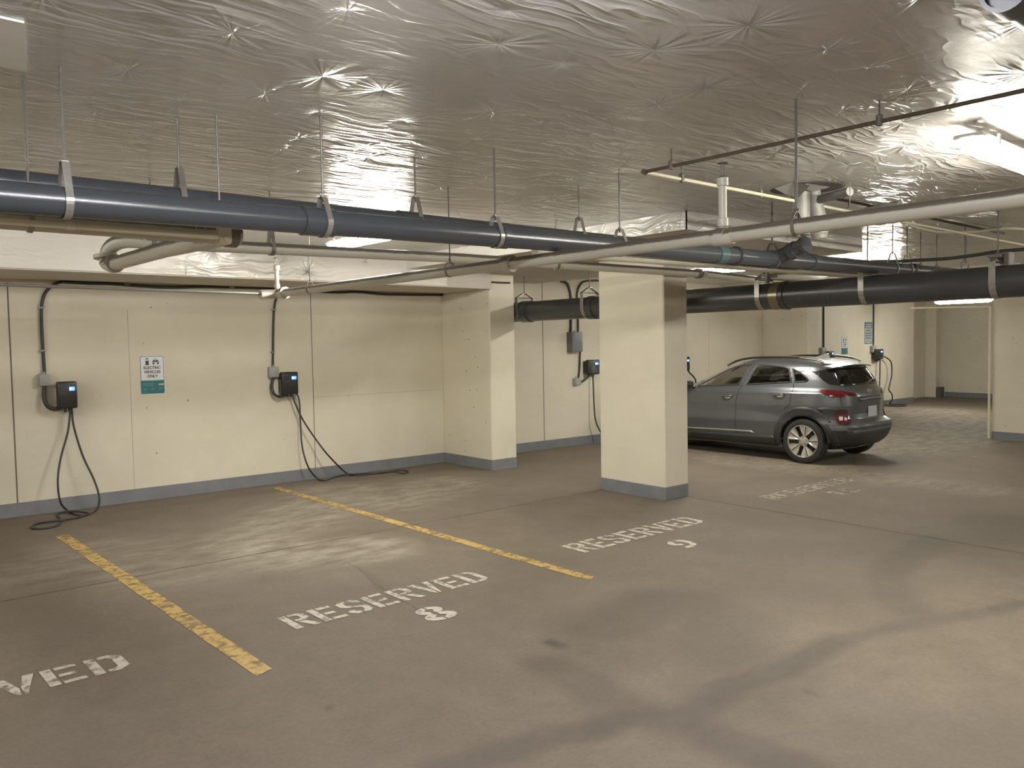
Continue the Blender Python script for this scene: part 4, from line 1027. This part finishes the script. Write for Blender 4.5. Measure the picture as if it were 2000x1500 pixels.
def lev(z):
    for a, b in zip(LEV, LEV[1:]):
        if z <= b[0]:
            t = (z-a[0])/(b[0]-a[0]); return [a[i]+(b[i]-a[i])*t for i in range(1, 5)]
    return list(LEV[-1][1:])
def ring(z, N=168):
    lr, lf, hw, n = lev(z); lm = (lr+lf)/2+0.1; out = []
    for k in range(N):
        a = 2*pi*(k+0.5)/N; c, s = cos(a), sin(a)
        e = n if c < 0 else 3.4
        # waist line crease and haunch over the rear wheel
        x = hw*math.copysign(abs(s)**(2/e), s)
        ll = lm+(lf-lm)*abs(c)**(2/e) if c > 0 else lm-(lm-lr)*abs(c)**(2/e)
        if 0.3 < z < 1.0:
            hv = 0.022*exp(-((ll-0.72)/0.5)**2)*exp(-((z-0.80)/0.15)**2)
            cr_ = -0.014*exp(-((z-0.55)/0.09)**2)*(1 if 1.1 < ll < 2.9 else 0.3)
            sh = 0.010*exp(-((z-0.955)/0.025)**2)
            x += math.copysign(hv+cr_+sh, x)*min(1, abs(x)/0.5)
        out.append((x, ll, z))
    return out
zs = []
for a, b in zip(LEV, LEV[1:]):
    m = max(1, int(round((b[0]-a[0])/0.0125))); zs += [a[0]+(b[0]-a[0])*k/m for k in range(m)]
zs.append(LEV[-1][0])
RINGS = [ring(z) for z in zs]
def cw(p): return Vector((CX+p[0], RB+p[1], CG+p[2]))
NR = 168
V = [cw(p) for r in RINGS for p in r]
FA = []
for i in range(len(RINGS)-1):
    for k in range(NR):
        k2 = (k+1) % NR; FA.append((i*NR+k, i*NR+k2, (i+1)*NR+k2, (i+1)*NR+k))
bvh = BVHTree.FromPolygons(V, FA)
def loc(p): return (p.x-CX, p.y-RB, p.z-CG)
def inpoly(u, v, poly):
    c = False; n = len(poly)
    for i in range(n):
        x1, y1 = poly[i]; x2, y2 = poly[(i+1) % n]
        if (y1 > v) != (y2 > v) and u < (x2-x1)*(v-y1)/(y2-y1)+x1: c = not c
    return c
WIN = {
 'front': [(2.50, 1.015), (2.36, 1.09), (2.20, 1.18), (2.02, 1.275), (1.90, 1.315), (1.74, 1.345), (1.60, 1.35), (1.74, 1.055)],
 'rear': [(1.50, 1.35), (1.28, 1.345), (1.06, 1.325), (.97, 1.30), (.90, 1.115), (1.60, 1.065)],
 'quarter': [(.92, 1.30), (.82, 1.265), (.70, 1.19), (.66, 1.145), (.68, 1.13), (.84, 1.115)],
}
WC = (0.69, 0.305); WF = (3.14, 0.305)
DOORF = [(2.72, .30), (2.70, .70), (2.62, .98), (2.46, 1.06), (2.2, 1.20), (1.95, 1.32), (1.75, 1.37), (1.545, 1.375), (1.69, 1.04), (1.755, .8), (1.76, .30)]
DOORR = [(1.76, .30), (1.755, .8), (1.69, 1.04), (1.545, 1.375), (1.2, 1.37), (.98, 1.335), (.865, 1.10), (.85, 1.03), (.88, .80), (.99, .70), (1.10, .55), (1.13, .30)]
RWIN = [(-.56, 1.075), (.56, 1.075), (.52, 1.20), (.47, 1.31), (-.47, 1.31), (-.52, 1.20)]
TAILG = [(-.60, .60), (.60, .60), (.62, .80), (.64, .98), (.60, 1.08), (.56, 1.36), (-.56, 1.36), (-.60, 1.08), (-.64, .98), (-.62, .80)]
cats = {}
for fi, f in enumerate(FA):
    c = sum((V[i] for i in f), Vector())/4; x, l, z = loc(c)
    side = abs(x) > 0.45 and l > 0.42
    k = 'body'
    if abs(x) > 0.5 and (((l-WC[0])**2+(z-WC[1])**2) < .352**2 or ((l-WF[0])**2+(z-WF[1])**2) < .352**2): continue
    if side and l > 0.6 and any(inpoly(l, z, WIN[q]) for q in WIN): continue
    if l < 0.6 and inpoly(x, z, RWIN) and abs(x) < .6: continue
    if side and inpoly(l, z, DOORF): k = 'front_door_'+('l' if x < 0 else 'r')
    elif side and inpoly(l, z, DOORR): k = 'rear_door_'+('l' if x < 0 else 'r')
    elif l < 0.62 and z < 1.345 and inpoly(x, z, TAILG): k = 'tailgate'
    elif z > 1.10 and l > 1.9 and abs(x) < lev(z)[2]*0.86: k = 'windshield'
    cats.setdefault(k, []).append(f)
nname = {'body': ('body', 'car_paint_grey'), 'front_door_l': ('door', 'car_paint_grey'), 'front_door_r': ('door', 'car_paint_grey'), 'rear_door_l': ('door', 'car_paint_grey'), 'rear_door_r': ('door', 'car_paint_grey'), 'tailgate': ('tailgate', 'car_paint_grey'), 'windshield': ('windshield', 'glass_clear')}
# analytic-ish smooth normals from full mesh so panels shade as one skin
vn = [Vector() for _ in V]
for f in FA:
    n = (V[f[2]]-V[f[0]]).cross(V[f[3]]-V[f[1]])
    for i in f: vn[i] += n
carparts = {}
off = rloc(car)
for k, fs in cats.items():
    idx = sorted({i for f in fs for i in f}); mp = {i: j for j, i in enumerate(idx)}
    me = bpy.data.meshes.new(nname[k][0]); me.from_pydata([V[i]-off for i in idx], [], [[mp[i] for i in f] for f in fs])
    if k == 'body':
        pass
    me.materials.append(MATS[nname[k][1]])
    for p in me.polygons: p.use_smooth = True
    me.normals_split_custom_set_from_vertices([vn[i].normalized() for i in idx])
    o = bpy.data.objects.new(nname[k][0], me); COL.objects.link(o); o.parent = car; carparts[k] = o
mb = MB(); mb.poly([V[i] for i in range(NR)]); mb.poly([V[(len(RINGS)-1)*NR+i] for i in range(NR)])
mb.build('roof_cap', 'car_paint_grey', car)

def castside(l, z, sx, off=0.004):
    o = cw((sx*1.5, l, z)); h = bvh.ray_cast(o, Vector((-sx, 0, 0)))
    if h[0] is None: return None
    return h[0]+Vector((sx, 0, 0))*off
def castrear(x, z, off=0.004):
    o = cw((x, -1.0, z)); h = bvh.ray_cast(o, Vector((0, 1, 0)))
    return None if h[0] is None else h[0]+Vector((0, -off, 0))
def castview(px, py, off=0.004):
    r = ray(px, py).normalized(); h = bvh.ray_cast(CAM, r)
    return None if h[0] is None else h[0]-r*off
def mirror(p): return Vector((2*CX-p.x, p.y, p.z))
def densify(poly, st):
    out = []
    for a, b in zip(poly, poly[1:]+poly[:1]):
        n = max(1, int(math.hypot(b[0]-a[0], b[1]-a[1])/st)); out += [(a[0]+(b[0]-a[0])*k/n, a[1]+(b[1]-a[1])*k/n) for k in range(n)]
    return out
def patch(poly, cast, st, name, mat, parent=None, flip=False, mir=False, thick=0.0, hole=None):
    B = densify(poly, st); pts = [Vector(p) for p in B]; nb = len(pts)
    us = [p[0] for p in B]; vs_ = [p[1] for p in B]
    u = min(us)
    while u < max(us):
        v = min(vs_)
        while v < max(vs_):
            if inpoly(u, v, B) and min(math.hypot(u-b[0], v-b[1]) for b in B) > st*0.5: pts.append(Vector((u, v)))
            v += st
        u += st
    res = delaunay_2d_cdt(pts, [], [list(range(nb))], 1, 1e-6)
    mb = MB(); P = [cast(p.x, p.y) for p in res[0]]
    VV = [mb.bm.verts.new(mirror(p) if mir and p is not None else p) if p is not None else None for p in P]
    for f in res[2]:
        if all(VV[i] is not None for i in f):
            try: mb.bm.faces.new([VV[i] for i in f])
            except ValueError: pass
    for v in [v for v in mb.bm.verts if not v.link_faces]: mb.bm.verts.remove(v)
    o = mb.build(name, mat, parent or car, smooth=60)
    if thick:
        md = o.modifiers.new('t', 'SOLIDIFY'); md.thickness = thick; md.offset = 0
    return o
def edge_tube(poly, cast, r, name, mat, closed=True, mir=False, st=0.04, parent=None, seg=6):
    B = densify(poly, st) if closed else [q for a, b in zip(poly, poly[1:]) for q in densify([a, b], st)[:max(1, int(math.hypot(b[0]-a[0], b[1]-a[1])/st))]]+[poly[-1]]
    if closed: B.append(B[0])
    P = [cast(*b) for b in B]; P = [p for p in P if p is not None]
    if mir: P = [mirror(p) for p in P]
    mb = MB(); mb.tube(P, r, seg); return mb.build(name, mat, parent or car, smooth=60)

for sx in (-1, 1):
    cs = lambda l, z, sx=sx: castside(l, z, sx, 0.001)
    c4 = lambda l, z, sx=sx: castside(l, z, sx, 0.005)
    for q, m in (('front', 'glass_clear'), ('rear', 'glass_privacy'), ('quarter', 'glass_privacy')):
        o = patch(WIN[q], cs, 0.06, 'side_window', m, mir=False)
        edge_tube(WIN[q], cs, 0.011, 'window_seal', 'car_cladding', parent=o)
    # bright lower window line and B pillar
    patch([(1.60, 1.35), (1.50, 1.35), (1.60, 1.065), (1.74, 1.055)], cs, 0.05, 'door_pillar_trim', 'car_bumper_grey')
    # door seams
    edge_tube([(1.545, 1.37), (1.69, 1.04), (1.755, .8), (1.76, .30)], cs, 0.004, 'door_seam', 'void_black', closed=False)
    edge_tube([(.865, 1.10), (.85, 1.03), (.88, .80), (.96, .73)], cs, 0.004, 'door_seam', 'void_black', closed=False)
    edge_tube([(2.70, .30), (2.70, .70), (2.62, .98)], cs, 0.004, 'door_seam', 'void_black', closed=False)
    # cladding ring on arches
    for wc, nm in ((WC, 0), (WF, 1)):
        n = 22; aa = [radians(-12+204*k/n) for k in range(n+1)]
        outer = [(wc[0]+.445*cos(a)*(1.0), wc[1]+.47*sin(a)) for a in aa]; inner = [(wc[0]+.338*cos(a), wc[1]+.338*sin(a)) for a in aa[::-1]]
        patch(outer+inner, c4, 0.035, 'wheel_arch_cladding', 'car_cladding', thick=0.012)
    # cladding running from the arch round the rear corner
    patch([(.50, .76), (.40, .775), (.28, .775), (.16, .77), (.13, .62), (.10, .55), (.06, .40), (.10, .25), (.30, .20), (.34, .30), (.345, .40), (.385, .60)], c4, 0.03, 'rear_corner_cladding', 'car_cladding', thick=0.010)
    patch([(.34, .60), (.20, .60), (.06, .56), (.03, .50), (.02, .46), (.30, .46), (.335, .52)], lambda l, z, sx=sx: castside(l, z, sx, 0.013), 0.03, 'bumper_corner', 'car_bumper_grey')
    # sill
    patch([(2.74, .31), (1.14, .335), (1.12, .25), (1.10, .19), (2.74, .19)], c4, 0.05, 'sill_cladding', 'car_cladding', thick=0.010)
    patch([(2.72, .372), (1.70, .392), (1.50, .392), (1.42, .355), (1.60, .366), (2.72, .350)], lambda l, z, sx=sx: castside(l, z, sx, 0.010), 0.05, 'side_trim_strip', 'car_trim_silver', thick=0.006)
    # handles
    for l0, z0 in ((1.90, .885), (1.04, .935)):
        p = castside(l0, z0, sx, 0)
        mb = MB(); hh = [p+Vector((sx*0.002, -.085, .010)), p+Vector((sx*0.030, -.06, .006)), p+Vector((sx*0.036, 0, 0)), p+Vector((sx*0.030, .06, -.006)), p+Vector((sx*0.002, .085, -.012))]
        mb.tube(smoothpath(hh, 5), 0.013, 10); h_ = mb.build('door_handle', 'car_paint_grey', carparts[('front_door_' if l0 > 1.5 else 'rear_door_')+('l' if sx < 0 else 'r')], smooth=60)
        mb = MB(); n = 14; mb.poly([castside(l0-0.01+.055*cos(2*pi*k/n), z0-.012+.026*sin(2*pi*k/n), sx, 0.003) for k in range(n)]); mb.build('handle_recess', 'alloy_silver' if l0 else 'void_black', h_)
    # roof rail
    rp = [castside(l, z, sx, -0.02)+Vector((0, 0, .03)) if False else cw((sx*w_, l, z)) for l, z, w_ in ((2.02, 1.335, .655), (1.86, 1.415, .600), (1.6, 1.455, .575), (1.2, 1.463, .57), (.85, 1.452, .57), (.62, 1.420, .565), (.52, 1.385, .565))]
    mb = MB(); mb.tube(smoothpath(rp, 6), 0.016, 8); mb.build('roof_rail', 'car_gloss_black', car, smooth=60)
    # mirrors
    m0 = cw((sx*.80, 2.52, 1.04))
    mb = MB(); mb.box(-.085, .085, -.05, .06, -.06, .065, 0.035, Matrix.Translation(m0+Vector((sx*.13, .03, 0))), seg=3); mb.tube([m0+Vector((-sx*.02, .02, -.04)), m0+Vector((sx*.08, .02, -.03))], .022, 8)
    mr = mb.build('side_mirror', 'car_gloss_black', car, smooth=50)
    mb = MB(); mb.box(-.07, .07, -.053, -.049, -.045, .05, 0.001, Matrix.Translation(m0+Vector((sx*.13, .03, 0)))); mb.build('mirror_glass', 'car_gloss_black', mr)

# rear window and surround
rw = patch(RWIN, lambda x, z: castrear(x, z, 0.001), 0.06, 'rear_window', 'glass_privacy')
edge_tube(RWIN, lambda x, z: castrear(x, z, 0.001), 0.014, 'window_seal', 'car_gloss_black', parent=rw)
Cp = lambda pts: [(1320+x/4.348, 660+y/4.348) for x, y in pts]
# black glass fillet beside the rear window, both sides
pz = Cp([(1155, 285), (1290, 268), (1430, 262), (1450, 300), (1400, 330), (1390, 404), (1300, 395), (1250, 360), (1205, 318)])
for mir in (False, True): patch(pz, castview, 3.0, 'pillar_gloss_trim', 'car_gloss_black', mir=mir)
tl = Cp([(1205, 440), (1290, 440), (1400, 447), (1500, 465), (1540, 478), (1540, 490), (1440, 500), (1330, 508), (1285, 495), (1245, 470)])
for mir in (False, True):
    o = patch(tl, lambda a, b: castview(a, b, 0.012), 3.0, 'tail_light', 'tail_red', mir=mir)
    patch(Cp([(1330, 455), (1380, 458), (1400, 490), (1350, 490)]), lambda a, b: castview(a, b, 0.018), 3.0, 'lamp_reflector', 'tail_clear' if False else 'tail_red', parent=o, mir=mir)
ll = Cp([(1350, 630), (1400, 618), (1455, 632), (1475, 680), (1492, 715), (1440, 735), (1375, 728), (1358, 690)])
for mir in (False, True):
    o = patch(ll, lambda a, b: castview(a, b, 0.020), 3.0, 'lower_rear_lamp', 'tail_red_dark', mir=mir)
    patch(Cp([(1385, 668), (1418, 668), (1420, 700), (1388, 700)]), lambda a, b: castview(a, b, 0.026), 2.0, 'lamp_reflector', 'tail_clear', parent=o, mir=mir)
    patch(Cp([(1430, 672), (1450, 675), (1455, 700), (1432, 700)]), lambda a, b: castview(a, b, 0.026), 2.0, 'lamp_reflector', 'tail_clear', parent=o, mir=mir)
# spoiler
edge_tube(Cp([(1142, 188), (1140, 230), (1138, 268), (1040, 290)]), lambda a, b: castview(a, b, .001), .004, 'roof_seam', 'void_black', closed=False, st=8)
mb = MB(); rows = []
for k in range(25):
    t_ = -1+2*k/24; x = t_*.585; bow = .05*abs(t_)**2.5
    rows.append([cw((x, .60+bow*.4, 1.405-.05*t_*t_)), cw((x, .42+bow, 1.372-.035*t_*t_)), cw((x, .32+bow, 1.348-.03*t_*t_)), cw((x, .325+bow, 1.335-.03*t_*t_)), cw((x, .46+bow, 1.335-.03*t_*t_)), cw((x, .58+bow*.4, 1.34-.03*t_*t_))])
V2 = mb.grid(rows); mb.cap(V2[0]); mb.cap(V2[-1]); mb.build('spoiler', 'car_paint_grey', car, smooth=35)
mb = MB(); fn = [cw((0, .95, 1.44)), cw((0, .70, 1.43)), cw((0, .735, 1.505)), cw((0, .76, 1.51))]; mb.prism([p-Vector((.018, 0, 0)) for p in fn], (.036, 0, 0)); mb.build('antenna_fin', 'car_trim_silver', car)
# bumper lower, plate, tailgate pieces
patch([(-.70, .47), (.70, .47), (.74, .36), (.70, .22), (-.70, .22), (-.74, .36)], lambda x, z: castrear(x, z, 0.008), 0.06, 'lower_bumper', 'car_cladding', thick=0.01)
patch([(-.72, .565), (.72, .565), (.74, .47), (-.74, .47)], lambda x, z: castrear(x, z, 0.010), 0.05, 'bumper_step', 'car_bumper_grey', thick=0.006)
edge_tube([(-.60, .60), (-.62, .80), (-.635, .96)], lambda x, z: castrear(x, z, 0.001), .004, 'tailgate_seam', 'void_black', closed=False, parent=carparts['tailgate'])
edge_tube([(.60, .60), (.62, .80), (.635, .96)], lambda x, z: castrear(x, z, 0.001), .004, 'tailgate_seam', 'void_black', closed=False, parent=carparts['tailgate'])
patch([(-.30, .885), (.30, .885), (.34, .865), (.30, .85), (-.30, .85), (-.34, .865)], lambda x, z: castrear(x, z, 0.012), 0.05, 'plate_recess_trim', 'car_bumper_grey', parent=carparts['tailgate'], thick=.008)
edge_tube([(-.33, .872), (0, .885), (.33, .872)], lambda x, z: castrear(x, z, 0.016), .005, 'chrome_strip', 'car_trim_silver', closed=False, parent=carparts['tailgate'])
# oval emblem
mb = MB(); n = 24; pc = castrear(0, .985, .006)
mb.tube([castrear(.055*cos(2*pi*k/n), .975+.028*sin(2*pi*k/n), .008) for k in range(n+1)], .004, 6)
mb.tube([castrear(-.025, .955, .008), castrear(-.012, .995, .008)], .0045, 6); mb.tube([castrear(.012, .955, .008), castrear(.025, .995, .008)], .0045, 6); mb.tube([castrear(-.018, .972, .008), castrear(.018, .978, .008)], .0045, 6)
mb.build('emblem', 'car_trim_silver', carparts['tailgate'])
lp = [castview(1320+x/4.348, 660+y/4.348, 0.0) for x, y in ((1597, 590), (1668, 584), (1685, 668), (1607, 680))]
pcx = sum(p.x for p in lp)/4; pcz = sum(p.z for p in lp)/4
pw = .26; ph = .15
mb = MB(); q = castrear(0.03, .68, 0.012); y_ = q.y
mb.box(q.x-pw/2, q.x+pw/2, y_-0.006, y_+0.004, CG+.615, CG+.615+ph, 0.003); mb.build('license_plate', 'plate_white', car)
# rear wiper
mb = MB(); mb.tube([castrear(0, 1.09, .02), castrear(.10, 1.10, .025), castrear(.36, 1.13, .02)], .008, 6); mb.build('rear_wiper', 'car_gloss_black', car)

# wheels
def wheel(x, l, sx, name='wheel'):
    c = cw((x, l, .305)); R_ = .312; zf = fz(c.x, c.y); c.z = zf+R_
    w = bpy.data.objects.new('wheel', None); COL.objects.link(w); w.parent = car; w.location = c-rloc(car); w.empty_display_size = .1
    ax = Vector((sx, 0, 0)); T = .10
    mb = MB(); mb.lathe([(.222, -T*.9), (.26, -T), (.298, -T*.92), (.311, -T*.7), (.312, 0), (.311, T*.7), (.298, T*.92), (.262, T), (.226, T*.92), (.222, T*.6)], c, ax, 56, caps=False); mb.build('tyre', 'tyre_rubber', w, smooth=40)
    mb = MB(); mb.lathe([(0.0, T*.30), (.19, T*.34), (.214, T*.60), (.226, T*.86)], c, ax, 48, caps=False); mb.build('rim_barrel', 'alloy_dark', w, smooth=40)
    rim = bpy.data.objects.new('rim', None); COL.objects.link(rim)
    bpy.data.objects.remove(rim)
    mb = MB()
    mb.lathe([(.213, T*.80), (.222, T*.95), (.229, T*.93), (.226, T*.80)], c, ax, 56, caps=False)
    u = Vector((0, 1, 0)); v = Vector((0, 0, 1))
    def P(r, a, d): return c+ax*d+(u*cos(a)*1+v*sin(a))*r
    for k in range(5):
        a0 = 2*pi*k/5+pi/2+0.25
        for (s0, s1) in ((-.46, -.03), (.03, .46)):
            rows = []
            for i in range(7):
                f = i/6; r = .062+.155*f
                wA = s0*(.45+.55*min(1, f*1.8)) if s0 < -.1 else s0; wB = s1*(.45+.55*min(1, f*1.8)) if s1 > .1 else s1
                rows.append([P(r, a0+(wA+(wB-wA)*j_/4)*1.0, T*(.66+.24*f)+.006*cos(j_*1.5)) for j_ in range(5)])
            mb.grid(rows)
    mb.lathe([(.070, T*.55), (.070, T*.68), (.045, T*.76), (.030, T*.78), (.030, T*.84), (0.0, T*.85)], c, ax, 30)
    mb.build('rim', 'alloy_silver', w, smooth=35)
    mb = MB()
    for k in range(5):
        a = 2*pi*k/5+.2; p = P(.052, a, T*.72); mb.lathe([(.008, 0), (.008, .006), (0, .007)], p, ax, 8)
    mb.build('wheel_nut', 'alloy_dark', w)
for sx in (-1, 1):
    wheel(sx*.735, WC[0], sx); wheel(sx*.735, WF[0], sx)
# dark inner wells, underbody and interior
mb = MB()
mb.box(CX-.60, CX+.60, RB+.30, RB+3.6, CG+.19, CG+.42, .02)
for wc in (WC, WF):
    for sx in (-1, 1):
        n = 16; rows = []
        for k in range(n+1):
            a = pi*k/n; y = RB+wc[0]+.36*cos(a); z = CG+wc[1]+.36*sin(a)-.02
            rows.append([(CX+sx*.815, y, z), (CX+sx*.55, y, z)])
        mb.grid(rows)
        mb.box(CX+sx*.55-.005, CX+sx*.55+.005, RB+wc[0]-.36, RB+wc[0]+.36, CG+.2, CG+wc[1]+.36)
mb.build('underbody', 'car_cladding', car)
mb = MB(); mb.box(CX-.72, CX+.72, RB+.35, RB+2.6, CG+.42, CG+.55); mb.box(CX-.70, CX+.70, RB+2.35, RB+2.75, CG+.75, CG+1.0, .06); mb.box(CX-.68, CX+.68, RB+.34, RB+.42, CG+.5, CG+.98)
mb.build('interior', 'car_interior', car)
def seat(x, l):
    mb = MB(); mb.box(-.24, .24, -.25, .25, 0, .16, .05, Matrix.Translation(cw((x, l, .50))), seg=3)
    mb.box(-.23, .23, -.07, .07, 0, .56, .05, Matrix.Translation(cw((x, l-.24, .56))) @ Matrix.Rotation(radians(14), 4, 'X'), seg=3)
    mb.box(-.13, .13, -.05, .05, 0, .17, .045, Matrix.Translation(cw((x, l-.38, 1.12))) @ Matrix.Rotation(radians(8), 4, 'X'), seg=3)
    mb.build('car_seat', 'car_seat', car, smooth=50)
for x in (-.36, .36): seat(x, 1.95); seat(x, 1.05)
mb = MB(); pc = cw((-.36, 2.30, .98)); n = 24
ring_ = [pc+Vector((.17*cos(2*pi*k/n), .06*sin(2*pi*k/n), .165*sin(2*pi*k/n))) for k in range(n+1)]
mb.tube(ring_, .015, 8); mb.tube([pc-Vector((.16, 0, 0)), pc+Vector((.16, 0, 0))], .02, 8); mb.tube([pc, pc+Vector((0, .2, -.08))], .03, 8); mb.build('steering_wheel', 'car_interior', car, smooth=50)
mb = MB(); pc = cw((0, 2.10, 1.30)); mb.box(-.11, .11, -.015, .015, -.03, .03, .012, Matrix.Translation(pc)); mb.tube([pc, pc+Vector((0, .05, .07))], .012, 6); mb.build('interior_mirror', 'car_interior', car)
#CAREND

# ------------------------------------------------------------------ world and view
w = bpy.data.worlds.new('world'); scene.world = w; w.use_nodes = True
w.node_tree.nodes['Background'].inputs[0].default_value = (0.5, 0.48, 0.44, 1); w.node_tree.nodes['Background'].inputs[1].default_value = 0.1
scene.view_settings.view_transform = 'Standard'
scene.view_settings.exposure = 0.92
scene.view_settings.gamma = 1.13
scene.cycles.use_denoising = True
scene.cycles.max_bounces = 8; scene.cycles.diffuse_bounces = 5; scene.cycles.glossy_bounces = 4
scene.cycles.transparent_max_bounces = 12
scene.cycles.sample_clamp_indirect = 6.0
scene.cycles.caustics_reflective = False; scene.cycles.caustics_refractive = False
